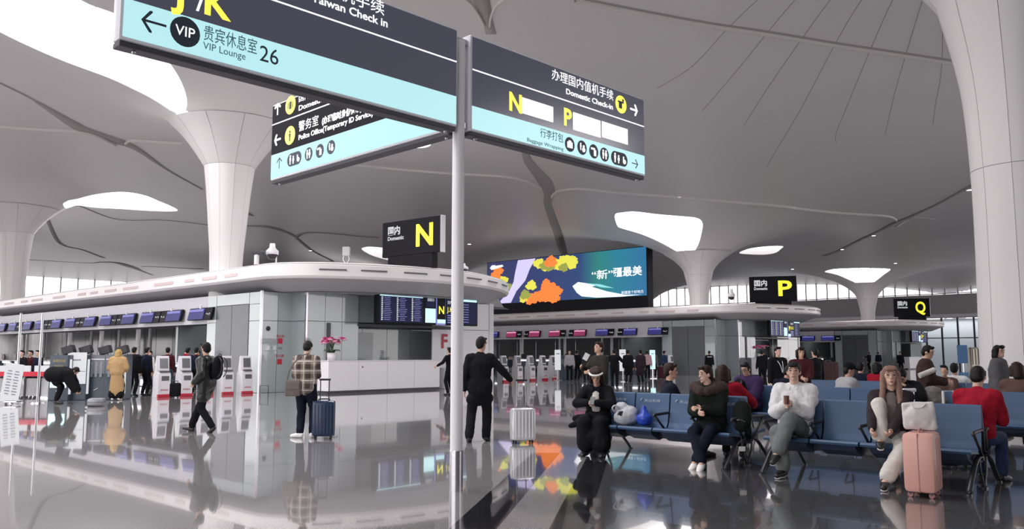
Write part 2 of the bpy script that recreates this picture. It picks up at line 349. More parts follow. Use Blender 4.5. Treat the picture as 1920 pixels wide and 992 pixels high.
for k, (p, nm) in enumerate([((1273, 369), 'on the long ledge left of the P skylight'), ((1486, 389), 'on the long ledge above the P sign'), ((1817, 355), 'in the groove beside the near column'), ((1638, 441), 'midway along the diagonal groove'),
        ((1579, 467), 'low on the diagonal groove above the Q island'), ((1679, 493), 'to the right of the funnel skylight'), ((1486, 504), 'just above the P sign'), ((1218, 477), 'by the upper corner of the big screen'), ((880, 457), 'to the right of the pole below the signs'), ((582, 469), 'above the security camera of the first island')]):
    h = hit(*p); t = thing('downlight', 'small glowing round ceiling downlight ' + nm, 'light', (h.x, h.y, h.z - .02), 0, 'ceiling downlights')
    MB().lathe([(.0, .1), (.16, .1), (.18, -.03), (.15, -.04)], seg=16).build('housing', WHITE, t, True)
    MB().lathe([(.0, -.03), (.15, -.03)], seg=16).build('lens', LAMP, t)
vwall('wall_front', Vector((-5, -14, 0)), Vector((60, -14, 0)), 0, 13.5, -.4, mat('grey_wall_panel', (.42, .41, .42), .6), 'unseen grey wall added behind the photographer to block light')  # unseen wall added to cut the light from behind the camera
# skylight glazing bars seen in the big opening
c0 = hit(60, 30); 
sk = thing('skylight_frame', 'steel bars crossing the big bright skylight', 'skylight', (c0.x, c0.y, H + 1.2))
for k in range(5):
    MB().box((-3 + k * 3.2, 2 + k * 1.2, 0), (.09, 14, .16), Matrix.Rotation(.9, 3, 'Z')).build('glazing_bar', WHITE, sk)
# ------------------------------------------------------------------ end facades (t = 104 and s = 101)
PANE = glassmat('clear_window_glass', (.9, .95, .97), .12)
PANEB = glassmat('bluish_partition_glass', (.45, .55, .62), .2)
MUL = mat('pale_mullion', (.5, .5, .52), .5); MULD = mat('dark_mullion', (.05, .055, .07), .5)
WALL = mat('grey_wall_panel', (.42, .41, .42), .6)
def facade(nm, lab, org, dv, L, sp, z0, z1, mm, pane, rails, wm=.14):
    root = bpy.data.objects.new(nm, None); C.objects.link(root); root.location = org; root.rotation_euler = (0, 0, math.atan2(dv.y, dv.x)); root['kind'] = 'structure'; root['label'] = lab; root['category'] = 'window'
    n = int(L / sp); ml = MB().box((0, 0, (z0 + z1) / 2), (wm, .2, z1 - z0)).mesh('mullion'); ml.materials.append(mm)
    pl = MB().box((sp / 2, .03, (z0 + z1) / 2), (sp - wm, .02, z1 - z0)).mesh('pane'); pl.materials.append(pane)
    for k in range(n + 1):
        o = bpy.data.objects.new('mullion', ml); C.objects.link(o); o.parent = root; o.location = (k * sp, 0, 0)
        if k < n: o = bpy.data.objects.new('pane', pl); C.objects.link(o); o.parent = root; o.location = (k * sp, 0, 0)
    for z in rails: MB().box((L / 2, -.02, z), (L, .12, .12)).build('rail', mm, root)
    return root
facade('window_1', 'tall bright glazed end wall seen beyond the first island', I1 + A * -20 + B * 104, A, 100, 2.4, 0, 13.2, MUL, PANE, [3.2, 6.4, 9.6])
facade('window_2', 'bright strip of high windows above the far right wall', I1 + A * 101 + B * -8, B, 112, 1.55, 9.3, 14.5, MUL, PANE, [9.4, 12.2], .13)
wl = MB(); q0 = I1 + A * 101.05 + B * -8; q1 = I1 + A * 101.05 + B * 104
vwall('wall_right', q0, q1, 6.2, 9.3, -.4, WALL, 'grey wall band under the far right windows')
vwall('trim_3', q0 - A * .3, q1 - A * .3, 6.3, 6.7, -.2, WHITE, 'white ledge along the far right wall')
facade('window_3', 'bluish glass partition with dark mullions at the foot of the far right wall', I1 + A * 100.8 + B * -8, B, 50, 1.9, 0, 6.2, MULD, PANEB, [3.6], .2)
BW = mat('pale_blue_inner_wall', (.62, .66, .70), .6)
vwall('wall_back', I1 + A * 104 + B * -14, I1 + A * 104 + B * 104, 0, 6.2, -.3, BW, 'pale wall seen through the far glass partition')
facade('window_4', 'glass side wall of the hall out of view to the left', Vector((-90, -14, 0)), Vector((0, 1, 0)), 60, 3, 0, 13, MUL, PANE, [4, 8])
# blue construction lift glimpsed outside the window strip
lft = thing('blue_hoarding', 'blue hoarding panel seen through the high windows', 'panel', (at(1770, 535, 116).x, 116, 0))
for k in range(3): MB().box((-1.1 + k * 1.1, 0, 11.0), (1.05, .1, 1.9)).build('panel', mat('blue_paint', (.12, .3, .62), .6), lft)
MB().box((0, .1, 5.0), (.2, .2, 10)).build('post', MUL, lft)
for k in range(3):
    q = I1 + A * 102.6 + B * (2 + 14 * k); l = bpy.data.lights.new('partition_fill', 'AREA'); l.size = 2; l.size_y = 12; l.shape = 'RECTANGLE'; l.energy = math.pi * 24 * 5; o = bpy.data.objects.new('partition_fill', l); C.objects.link(o); o.location = (q.x, q.y, 6.0); o.rotation_euler = (0, 0, ANG)  # area lamps added behind the far glass partition to brighten it
# ------------------------------------------------------------------ check-in islands
GL = mat('grey_green_glass_cladding', (.40, .45, .46), .06, var=.05, scale=.4, coat=.5)
GL2 = mat('dark_glass_cladding', (.30, .34, .35), .06, var=.05, scale=.4)
DOORM = mat('dark_steel_door', (.13, .14, .155), .3, .3)
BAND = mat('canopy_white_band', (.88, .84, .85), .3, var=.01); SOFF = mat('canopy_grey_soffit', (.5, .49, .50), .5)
PINK = mat('canopy_band_blush_strip', (.72, .58, .59), .5); VENT = mat('vent_grey', (.12, .12, .13), .5)
NAVY = mat('display_navy', (.012, .016, .04), .5, spec=.1, emit=.9, ecol=(.012, .014, .04)); SCRB = mat('display_blue', (.02, .02, .08), .3, emit=.8, ecol=(.03, .03, .17))
SCRL = mat('display_lilac_bar', (.1, .1, .2), .3, emit=.8, ecol=(.20, .20, .55)); SCRR = mat('display_magenta', (.1, .02, .05), .3, emit=.8, ecol=(.30, .03, .11)); SCRP = mat('display_pink_bar', (.8, .4, .55), .3, emit=.8, ecol=(.75, .33, .5))
LW = mat('lit_white', (.1, .1, .1), .4, emit=.7, ecol=(.95, .96, 1)); YEL = mat('lit_yellow', (.9, .85, .05), .4, emit=1.0, ecol=(.95, .86, .04)); SIGNB = mat('sign_black', (.010, .010, .014), .5, spec=.15)
CYAN = mat('lit_cyan', (.6, .9, .95), .4, emit=.85, ecol=(.58, .93, .96)); COUNTER = mat('counter_dark_slate', (.07, .09, .11), .35); LEDW = mat('lit_counter_edge', (.9, .9, 1), .3, emit=2.2, ecol=(.95, .97, 1))
DESKW = mat('white_counter_front', (.86, .85, .88), .3, var=.01)
RED = mat('red_trim', (.55, .02, .05), .45); TEXTG = mat('print_grey', (.25, .26, .3), .6); TEXTW = mat('print_white', (.8, .8, .8), .6)
END = [(-.5, .5), (-.42, -1.1), (.4, -2.5), (2.2, -3.6), (4.1, -4.2), (6, -4.4), (8.2, -4.0), (10.5, -2.9), (12.6, -1.2), (13.6, .6), (13.8, 3)]
def inset(pts, d):
    out = []
    for i, p in enumerate(pts):
        a = pts[max(i - 1, 0)]; b_ = pts[min(i + 1, len(pts) - 1)]; t = (b_ - a).normalized(); out.append(p + Vector((-t.y, t.x, 0)) * d)
    return out
def sweep(path, prof, closed_prof=False):
    # prof: (inward offset, z)
    rings = [inset(path, o) for o, z in prof]; n = len(path); vs = []; fs = []
    for r, (o, z) in zip(rings, prof): vs += [(p.x, p.y, z) for p in r]
    for j in range(len(prof) - 1):
        for i in range(n - 1): fs.append((j * n + i, j * n + i + 1, (j + 1) * n + i + 1, (j + 1) * n + i))
    return vs, fs
def canopy(O, L, which):
    t = thing('island_canopy', 'long white canopy with rounded end over the ' + which, 'canopy', (O.x, O.y, 0), ANG, 'check-in island canopies')
    path = cr([Vector((-.5, L, 0)), Vector((-.5, L * .6, 0)), Vector((-.5, L * .3, 0)), Vector((-.5, 4, 0))] + [Vector((a, b_, 0)) for a, b_ in END] + [Vector((13.8, L * .4, 0)), Vector((13.8, L, 0))], 7)
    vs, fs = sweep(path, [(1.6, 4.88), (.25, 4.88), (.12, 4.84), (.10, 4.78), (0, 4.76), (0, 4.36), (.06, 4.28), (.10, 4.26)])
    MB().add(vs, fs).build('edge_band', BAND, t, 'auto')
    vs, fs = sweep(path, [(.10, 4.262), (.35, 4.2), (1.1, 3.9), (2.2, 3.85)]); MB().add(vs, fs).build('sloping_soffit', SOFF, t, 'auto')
    vs, fs = sweep(path, [(-.012, 4.805), (-.012, 4.79)]); MB().add(vs, fs).build('shadow_joint', VENT, t)
    i0 = inset(path, 1.5); n = len(i0); m = MB(); m.add([(p.x, p.y, 4.85) for p in i0], [tuple(range(n))]); m.add([(p.x, p.y, 3.86) for p in i0], [tuple(range(n))]); m.build('deck', SOFF, t)
    # vents round the end, blush strips on the long side
    seg = [(p, q) for p, q in zip(path[:-1], path[1:])]; acc = 0; nxt = 0
    for p, q in seg:
        d = (q - p); 
        if p.x < .8 or p.x > 10.5: continue
        acc += d.length
        if acc > nxt:
            tt = d.normalized(); nn = Vector((-tt.y, tt.x, 0)); M = Matrix(((tt.x, nn.x, 0), (tt.y, nn.y, 0), (0, 0, 1)))
            MB().box(q - nn * .02 + Vector((0, 0, 4.58)), (1.0, .06, .05), M).build('vent_slot', VENT, t); nxt = acc + 1.5
    y = 1.0
    while y < min(L, 58) - 2:
        ln = random.uniform(.7, 1.9); MB().box((-.515, y + ln / 2, 4.55), (.03, ln, .12)).build('blush_strip', PINK, t); y += ln + random.uniform(.5, 2.0)
    return t
def display_board(O, s, L, which, full=True):
    t = thing('flight_display', 'dark flight information board hanging over the reception ' + which, 'display', (O.x + A.x * s + B.x * -2.0, O.y + A.y * s + B.y * -2.0, 0), ANG)
    MB().box((L / 2, 0, 3.34), (L, .22, 1.24), ch=.02).build('housing', SIGNB, t)
    for x in (.5, L - .5): MB().box((x, .1, 4.0), (.08, .08, .2)).build('hanger', DARK, t)
    MB().box((L * .22, -.12, 3.33), (L * .40, .02, 1.1)).build('screen_panel', NAVY, t)
    MB().box((L * .22, -.135, 3.85), (L * .40, .01, .06)).build('header_bar', CYAN, t)
    for x in (.03, .17, .31): 
        for j in range(13): MB().box((L * x + .06, -.135, 3.76 - j * .075), (.07, .01, .045)).build('text_mark', LW, t)
    m = MB()
    for j in range(13):
        for x in (.07, .21, .35): m.box((L * x + .1, -.134, 3.76 - j * .075), (random.uniform(.25, .5), .008, .02))
    m.build('text_row', SCRL, t)
    MB().box((L * .50, -.12, 3.1), (L * .10, .02, .6)).build('screen_panel', CYAN, t)
    MB().box((L * .50, -.12, 3.66), (L * .09, .02, .42)).build('screen_panel', NAVY, t); text(t, 'lettering', '温馨提示', .14, LW, (L * .50, -.14, 3.72), align='CENTER', width=.4)
    p = MB().box((L * .60, -.14, 3.34), (L * .095, .05, 1.26), ch=.02).build('gate_panel_frame', SCRL, t); MB().box((L * .60, -.17, 3.36), (L * .083, .02, 1.1)).build('gate_panel', SIGNB, p)
    text(p, 'lettering', {'first': 'N', 'second': 'P', 'third': 'Q'}[which.split()[-2]], .46, YEL, (L * .60, -.19, 3.2), align='CENTER', bold=.01)
    MB().box((L * .60, -.185, 2.87), (L * .083, .01, .16)).build('gate_panel_foot', CYAN, p)
    MB().box((L * .715, -.12, 3.33), (L * .11, .02, 1.1)).build('screen_panel', NAVY, t); text(t, 'lettering', 'J.K.E', .3, YEL, (L * .715, -.14, 3.3), align='CENTER', width=.55)
    text(t, 'lettering', '国内出发', .16, LW, (L * .715, -.14, 3.65), align='CENTER', width=.5)
    for j in range(4): MB().box((L * .715, -.135, 3.14 - j * .1), (.5, .01, .04)).build('text_mark', SCRL, t)
    MB().box((L * .885, -.12, 3.33), (L * .2, .02, 1.1)).build('screen_panel', NAVY, t); MB().box((L * .885, -.135, 3.83), (L * .2, .01, .09)).build('header_bar', CYAN, t)
    for j in range(8): MB().box((L * .86, -.135, 3.65 - j * .11), (.4, .01, .025)).build('text_mark', SCRL, t)
    return t
def pavilion(O, which, near=True):
    t = thing('island_pavilion', 'grey-green glass clad end building of the ' + which, 'building', (O.x, O.y, 0), ANG, 'check-in island end buildings')
    def wall(x0, x1, y0, y1, nm, m, rows=(0, 2.05, 3.87), n=1, th=.06):
        # panels between (x0,y0) and (x1,y1)
        a = Vector((x0, y0, 0)); b_ = Vector((x1, y1, 0)); d = (b_ - a); L = d.length; u = d / L; M = Matrix(((u.x, -u.y, 0), (u.y, u.x, 0), (0, 0, 1)))
        for k in range(n):
            for z0, z1 in zip(rows[:-1], rows[1:]):
                c = a + u * (L * (k + .5) / n); MB().box((c.x, c.y, (z0 + z1) / 2), (L / n - .02, th, z1 - z0 - .02), M).build(nm, m, t)
    # side face with lift doors
    wall(0, 0, 0, .85, 'glass_panel', GL, rows=(0, 2.75, 3.4, 3.87)); wall(0, 0, 3.45, 4.2, 'glass_panel', GL, rows=(0, 2.75, 3.4, 3.87)); wall(0, 0, .87, 3.43, 'glass_panel', GL, rows=(3.42, 3.87))
    for k in range(2): MB().box((-.02, 1.5 + k * 1.3, 1.7), (.06, 1.27, 3.4)).build('lift_door', DOORM, t)
    MB().box((.3, 2.15, 1.9), (.4, 4.0, 3.7)).build('core_wall', GL2, t)
    MB().box((-.0, .0, 1.95), (.09, .09, 3.9)).build('corner_trim', STEEL, t)
    wall(.05, 1.34, 0, 0, 'glass_panel', GL, rows=(0, 2.75, 3.87), n=2); wall(1.34, 1.34, -.98, 0, 'glass_panel', GL2, rows=(0, 2.75, 3.87))
    MB().box((1.34, -1.0, 1.95), (.08, .08, 3.9)).build('corner_trim', STEEL, t)
    wall(1.38, 3.8, -1, -1, 'glass_panel', GL, rows=(0, 2.75, 3.87), n=3); MB().box((2.35, -1.06, 1.9), (.14, .06, 1.6)).build('door_edge', DARK, t)
    MB().box((3.8, -.2, 1.3), (.06, 1.6, 2.6)).build('niche_side', GL2, t)
    wall(3.85, 9.3, .6, .6, 'niche_panel', GL, rows=(0, 2.6), n=4); MB().box((6.5, -.2, 2.66), (5.5, 1.7, .1)).build('niche_lintel', DARK, t)
    wall(3.85, 8.2, -.9, -.9, 'glass_panel', GL2, rows=(2.75, 3.87), n=4)
    wall(8.2, 12.0, -.6, -.6, 'white_panel', DESKW if near else GL, rows=(0, 2.6, 3.87), n=2)
    MB().box((5.1, .52, 1.45), (1.3, .06, 1.9)).build('inner_door', GL2, t); MB().box((3.95, .3, 1.6), (.16, .1, 1.9)).build('light_strip', LW, t)
    wall(12.0, 12.0, -.6, 12, 'glass_panel', GL, rows=(0, 3.87), n=6); MB().box((12.0, -.6, 1.95), (.3, .12, 3.9)).build('corner_trim', WHITE, t)
    MB().box((6.2, 8.2, 1.9), (11.2, .2, 3.8)).build('back_wall', GL2, t)
    if near:
        text(t, 'lettering', 'F', .9, RED, (8.7, -.66, 1.75), bold=.02); text(t, 'lettering', '消火栓', .12, RED, (.82, -.04, 2.12), align='CENTER')
        MB().box((.82, -.04, 1.98), (.2, .012, .2)).build('fire_sign', RED, t); MB().box((.82, -.04, 1.18), (.2, .012, .2)).build('fire_sign', RED, t)
        text(t, 'lettering', '灭火器', .12, RED, (.82, -.04, 1.36), align='CENTER'); text(t, 'lettering', '疏散', .10, TEXTG, (.82, -.04, 1.66), align='CENTER')
        MB().ell((.28, -.05, 2.45), (.09, .04, .09)).build('alarm_button', BLACK, t, True); MB().box((.28, -.04, 1.7), (.16, .02, .16)).build('switch_plate', WHITE, t)
    return t
def header(O, L, which):
    t = thing('counter_header', 'pale fascia above the check-in counters of the ' + which, 'fascia', (O.x, O.y, 0), ANG, 'counter headers')
    n = int((L - 4.2) / 4.7)
    for k in range(n): MB().box((.05, 4.25 + 4.7 * (k + .5), 3.3), (.1, 4.69, 1.14)).build('fascia_panel', mat('fascia_lilac_white', (.66, .65, .70), .45), t)
    for k in range(n + 1):
        MB().lathe([(.11, 0), (.11, 2.75)], c=(1.6, 5.2 + 4.7 * k, 0), seg=12).build('post', WHITE, t, True)
    MB().box((.7, 4.25 + 2.35 * n, 2.78), (1.3, 4.7 * n, .06)).build('underside', DARK, t)
    l = bpy.data.lights.new('counter_fill', 'AREA'); l.shape = 'RECTANGLE'; l.size = 1.0; l.size_y = 4.7 * n; l.energy = math.pi * 4.7 * n * 2.0; q = O + A * 2.6 + B * (4.25 + 2.35 * n)  # area lamp added under the canopy to lighten the dark interior
    o = bpy.data.objects.new('counter_fill', l); C.objects.link(o); o.location = (q.x, q.y, 3.8); o.rotation_euler = (0, 0, ANG)
    y0 = 20 if O is I1 else 8.4
    pt = thing('glass_partition', 'dark glass partition along the middle of the ' + which, 'partition', (O.x, O.y, 0), ANG, 'island partitions')
    for k in range(max(1, int((L - y0) / 2.35))): MB().box((7.1, y0 + 2.35 * (k + .5), 2.45), (.05, 2.3, 2.7)).build('pane', mat('smoked_partition', (.10, .105, .11), .12), pt)
    MB().box((7.1, y0 + (L - y0) / 2, 1.05), (.08, L - y0, .1)).build('rail', DARK, pt); MB().box((7.1, y0 + (L - y0) / 2, .5), (.1, L - y0, 1.0)).build('base_panel', DARK, pt)
    # spine and far side of the island
    sp = thing('baggage_conveyor', 'dark baggage conveyor spine inside the ' + which, 'conveyor', (O.x, O.y, 0), ANG, 'baggage conveyors')
    MB().box((6.2, 8.4 + (L - 8) / 2, .55), (1.6, L - 8, 1.1)).build('conveyor_body', COUNTER, sp)
    MB().box((6.2, 8.4 + (L - 8) / 2, 1.12), (1.1, L - 8, .04)).build('belt', BLACK, sp)
    MB().box((11.5, 8.4 + (L - 8) / 2, 3.3), (.1, L - 8, 1.14)).build('rear_fascia', SOFF, sp)
    for k in range(int((L - 8) / 4.7)): MB().lathe([(.11, 1.1), (.11, 3.85)], c=(6.2, 9.5 + 4.7 * k, 0), seg=10).build('post', WHITE, sp, True)
    return t
def screen(O, t0, red, num, which, side, w_=2.0):
    t = thing('counter_display', which, 'display', O + A * -.12 + B * t0, ANG, 'check-in counter displays')
    # lies in the plane x = 0, y towards the back; tilted top outwards
    M = Matrix.Rotation(math.radians(14), 3, 'Y')
    MB().box((-.02, 0, 3.14), (.1, w_, .52), M, ch=.02).build('housing', SIGNB, t)
    a, b_ = (SCRR, SCRP) if red else (SCRB, SCRL)
    s0 = -1 if side else 1  # where the number block is (y sign)
    MB().box((-.085, -s0 * w_ * .14, 3.14), (.02, w_ * .66, .46), M).build('screen', a, t)
    MB().box((-.075, -s0 * w_ * .14, 3.29), (.02, w_ * .6, .10), M).build('header_bar', b_, t)
    text(t, 'lettering', num, .26, LW, (-.085, s0 * w_ * .38, 2.98), right=(0, -1, 0), up=(0, 0, 1), align='CENTER', width=.36)
    MB().box((-.03, 0, 3.42), (.06, .1, .12)).build('bracket', WHITE, t)
def counter(O, t0, label, grp):
    t = thing('checkin_counter', label, 'counter', O + B * t0, ANG, grp)
    MB().box((.35, 0, .52), (.6, 1.5, 1.04), ch=.03).build('desk_body', COUNTER, t); MB().box((.3, 0, 1.08), (.75, 1.55, .05), ch=.01).build('desk_top', WHITE, t)
    MB().box((-.02, 0, .98), (.03, 1.4, .1)).build('lit_edge', LEDW, t)
    MB().box((.55, .25, 1.32), (.05, .5, .34), ch=.01).build('monitor', BLACK, t); MB().box((.6, .25, 1.15), (.05, .08, .16)).build('monitor_stand', BLACK, t)
    MB().box((.3, -1.15, .18), (.9, .7, .36), ch=.03).build('weighing_belt', STEEL, t); MB().box((1.0, -1.15, .75), (.06, .7, .8)).build('belt_panel', COUNTER, t)
    ch_ = MB().box((1.15, .1, .5), (.45, .45, .08), ch=.02); ch_.box((1.35, .1, .95), (.08, .45, .62), ch=.03); ch_.build('staff_seat', mat('tan_seat', (.6, .45, .38), .6), t)
def reception(O, s0, t0, L, which, near=True):
    t = thing('reception_desk', 'long white reception desk in front of the ' + which, 'desk', O + A * s0 + B * t0, ANG, 'reception desks')
    MB().box((L / 2, .35, .64), (L, .66, 1.1), ch=.015).build('desk_core', DESKW, t); MB().box((L / 2, .4, .05), (L - .1, .5, .1)).build('plinth', DARK, t)
    n = 4; 
    for k in range(n): MB().box((L * (k + .5) / n, 0, .66), (L / n - .015, .04, 1.12), ch=.008).build('front_panel', DESKW, t)
    MB().box((L / 2, .35, 1.215), (L + .04, .78, .04), ch=.01).build('worktop', WHITE, t)
    if near: MB().box((L * .28, -.03, .98), (.05, .02, .05)).build('lock', DARK, t)
    l2 = thing('low_desk', 'low white service desk beside the reception of the ' + which, 'desk', O + A * (s0 + L + .45) + B * (t0 + .1), ANG, 'low service desks')
    MB().box((1.0, .35, .42), (2.0, .6, .84), ch=.02).build('desk_body', DESKW, l2); MB().box((1.0, .33, .86), (2.06, .7, .04)).build('worktop', WHITE, l2)
    for x in (.15, .4): 
        MB().tube(cr([(x, -.0, .55), (x - .05, -.0, .42), (x + .02, -.0, .3)], 4), .022, 6).build('emblem', BLACK, l2)
def pot(loc, lab, s=1.0):
    t = thing('potted_orchid', lab, 'flower', loc, 0)
    MB().lathe([(0, 0), (.17 * s, 0), (.19 * s, .28 * s), (.165 * s, .28 * s), (.16 * s, .22 * s), (0, .22 * s)], seg=20).build('pot', WHITE, t, True)
    for k in range(9):
        a = k * 2 * math.pi / 9; m = MB(); P_ = [(math.cos(a) * r_ * s, math.sin(a) * r_ * s, (z_) * s) for r_, z_ in ((.05, .25), (.15, .38), (.26, .40), (.34, .33))]
        m.tube(P_, [.02 * s, .05 * s, .05 * s, .008], 6, flat=.3); m.build('leaf', mat('leaf_green', (.05, .12, .05), .5), t, True)
    for k in range(14):
        a = k * 2 * math.pi / 14 + .3; R_ = .14 + .22 * ((k * 7) % 4) / 3; top = .70 + .14 * ((k * 5) % 3) / 2
        st = MB().tube(cr([(0, 0, .25 * s), (math.cos(a) * .08 * s, math.sin(a) * .08 * s, .6 * s), (math.cos(a) * R_ * s, math.sin(a) * R_ * s, top * s), (math.cos(a) * (R_ + .12) * s, math.sin(a) * (R_ + .12) * s, (top - .12) * s)], 4), .008, 5).build('stem', mat('leaf_green', (.05, .12, .05), .5), t)
        for j in range(5):
            f = MB(); rr = (R_ - .06 + j * .05) * s; zc = (top + .02 - abs(j - 1.5) * .03) * s; cx, cy = math.cos(a) * rr, math.sin(a) * rr
            for q in range(5):
                b_ = q * 2 * math.pi / 5; f.ell((cx + math.cos(b_) * .045 * s, cy + math.sin(b_) * .045 * s, zc + random.uniform(-.01, .01)), (.05 * s, .05 * s, .03 * s), seg=6, rings=4)
            f.build('blossom', mat('magenta_petal', (.55, .05, .22), .6) if j % 4 else mat('pale_pink_petal', (.85, .5, .6), .6), st, True)
for O, which, L in ((I1, 'first island', 62), (I2, 'second island', 45), (I3, 'third island', 20)):
    canopy(O, L, which); pavilion(O, which, O is I1); header(O, L, which)
reception(I1, 1.35, -2.5, 5.6, 'first island'); reception(I2, 1.5, -2.5, 4.5, 'second island', False); reception(I3, 1.5, -2.5, 4.5, 'third island', False)
display_board(I1, 3.9, 5.7, 'of the first island'); display_board(I2, 3.9, 5.0, 'of the second island'); display_board(I3, 3.9, 5.0, 'of the third island')
pot(at(628, 676, (I1 + A * 1.7 + B * -2.1).y + .0) * 1 if False else (I1 + A * 1.75 + B * -2.15) + Vector((0, 0, 1.236)), 'magenta orchids in a white pot on the first reception desk', 1.0)
pot((I2 + A * 2.2 + B * -2.15) + Vector((0, 0, 1.236)), 'magenta orchids in a white pot on the distant second reception desk', 1.0)
ORD = ['first', 'second', 'third', 'fourth', 'fifth', 'sixth', 'seventh', 'eighth', 'ninth', 'tenth', 'eleventh', 'twelfth', 'thirteenth', 'fourteenth']
tt = [4.55]; 
for k in range(6): tt += [8.25 + 4.7 * k - 1.04, 8.25 + 4.7 * k + 1.04]
for j, t0 in enumerate(tt): screen(I1, t0, False, str(25 - j), 'blue check-in display on the first island, %s from the lift doors' % ORD[j], j % 2 == 0)
for j, t0 in enumerate(tt[:9]):
    rd = 3 <= j <= 6; screen(I2, t0, rd, str(26 + j), '%s check-in display on the second island, %s from its lift doors' % ('magenta' if rd else 'blue', ORD[j]), j % 2 == 0, 1.7)
for j, t0 in enumerate(tt[:3]): screen(I3, t0, False, str(36 + j), 'blue check-in display on the third island, %s from its lift doors' % ORD[j], j % 2 == 0)
for k in range(16): counter(I1, 6.2 + 2.35 * k, 'dark check-in counter of the first island, %s from the lift doors' % (ORD[k] if k < 14 else 'near the far end' + ' again' * (k - 14)), 'counters of the first island')
for k in range(8): counter(I2, 6.2 + 2.35 * k, 'dark check-in counter of the second island, %s from its lift doors' % ORD[k], 'counters of the second island')
for k in range(4): counter(I3, 6.2 + 2.35 * k, 'dark check-in counter of the third island, %s from its lift doors' % ORD[k], 'counters of the third island')
# roof-top letter signs
def letter_sign(px0, px1, py0, py1, Y, letter, label, rz):
    c = at((px0 + px1) / 2, (py0 + py1) / 2, Y); k = Y / F; W = (px1 - px0) * k / math.cos(rz) * .99; Hh = (py1 - py0) * k * .95
    t = thing('letter_sign', label, 'sign', (c.x, c.y, 4.88), rz); zc = c.z - 4.88
    MB().box((0, 0, zc), (W, .24, Hh), ch=.03).build('sign_box', SIGNB, t); MB().box((0, 0, (zc - Hh / 2) / 2), (W * .76, .3, zc - Hh / 2)).build('stand', SIGNB, t)
    MB().box((W / 2 + .02, 0, zc), (.05, .26, Hh), ch=.01).build('edge_trim', STEEL, t)
    text(t, 'lettering', letter, Hh * .84, YEL, (W * .24, -.13, zc - Hh * .27), align='CENTER', bold=.035, width=W * .26)
    text(t, 'lettering', '国内', Hh * .26, LW, (-W * .40, -.13, zc + Hh * .14), bold=.012); text(t, 'lettering', 'Domestic', Hh * .15, LW, (-W * .40, -.13, zc - Hh * .03), bold=.006, width=W * .28)
letter_sign(712, 835, 409, 481, 33.4, 'N', 'black sign with a big yellow N on the first canopy', -.68)
letter_sign(1408, 1490, 517, 567, 58.0, 'P', 'black sign with a big yellow P on the second canopy', -.3)
letter_sign(1678, 1740, 559, 595, 83.6, 'Q', 'black sign with a big yellow Q on the third canopy', -.2)
# big LED advertising screen on the second island, parallel to its long side
LW_, LH = 16.6, 3.75; Lo = I2 + A * .5 + B * 5.8
led = thing('advertising_screen', 'huge bright advertising screen with autumn trees and a river on the second canopy', 'screen', (Lo.x, Lo.y, 4.88), ANG + math.pi / 2)
# local x runs along B (to the back left), image is seen from the -A side: local y = -A
MB().box((LW_ / 2, -.35, LH / 2 + .45), (LW_ + .1, .7, LH + .9)).build('screen_body', SIGNB, led)
bm_ = bpy.data.materials.new('screen_river_picture'); bm_.use_nodes = True; nt = bm_.node_tree; b = nt.nodes['Principled BSDF']; b.inputs['Base Color'].default_value = (.02, .02, .03, 1)
tc = nt.nodes.new('ShaderNodeTexCoord'); sp_ = nt.nodes.new('ShaderNodeSeparateXYZ'); nt.links.new(tc.outputs['Object'], sp_.inputs[0]); rp = nt.nodes.new('ShaderNodeValToRGB'); mr = nt.nodes.new('ShaderNodeMapRange')
mr.inputs[1].default_value = 0; mr.inputs[2].default_value = LW_; nt.links.new(sp_.outputs[0], mr.inputs[0]); nt.links.new(mr.outputs[0], rp.inputs[0])
els = rp.color_ramp.elements; els[0].position = 0; els[0].color = (.02, .17, .36, 1); els[1].position = 1; els[1].color = (.03, .035, .12, 1)
for p_, c_ in ((.15, (.015, .22, .34, 1)), (.27, (.02, .24, .22, 1)), (.38, (.02, .06, .2, 1)), (.7, (.025, .04, .16, 1))): e = els.new(p_); e.color = c_
nt.links.new(rp.outputs[0], b.inputs['Emission Color']); b.inputs['Emission Strength'].default_value = 1.0
zb = .95; 
def lx(fx): return LW_ * (1 - fx)     # fx: 0 at the picture's own edge far away, 1 near
def lz(fy): return zb + LH * (1 - fy) - .05
MB().box((LW_ / 2, .02, zb + LH / 2 - .05), (LW_ - .1, .04, LH - .1)).build('picture', bm_, led)
def flatpoly(nm, pts, m, d, par):
    n = len(pts); q = [(lx(a), lz(b_)) for a, b_ in pts]; return MB().prism(q, .04 + d, .045 + d, 'y').build(nm, m, par)
em = lambda n, c: mat(n, c, .5, emit=.95, ecol=c, var=.25, scale=1.5)
flatpoly('river', [(.22, .02), (.34, .02), (.30, .25), (.27, .5), (.21, .72), (.17, .98), (.08, .98), (.16, .7), (.19, .5), (.2, .3)], em('screen_lavender', (.62, .58, .85)), .001, led)
def blob(cx, cy, r, m, k, d=.004, sq=1.0):
    pts = []
    for i in range(72):
        a = 2 * math.pi * i / 72; rr = r * (1 + .12 * math.sin(a * 3 + k) + .08 * math.sin(a * 7 + 2 * k) + .05 * math.sin(a * 16 + 3 * k) + random.uniform(-.04, .04)); pts.append((cx + rr * math.cos(a), cy + rr * math.sin(a) * 3.2 * sq))
    flatpoly('tree_patch', pts, m, d + .0006 * (k % 7), led)
OR, YE, OL = em('screen_orange', (.9, .22, .04)), em('screen_yellow', (.75, .72, .08)), em('screen_olive', (.3, .33, .06))
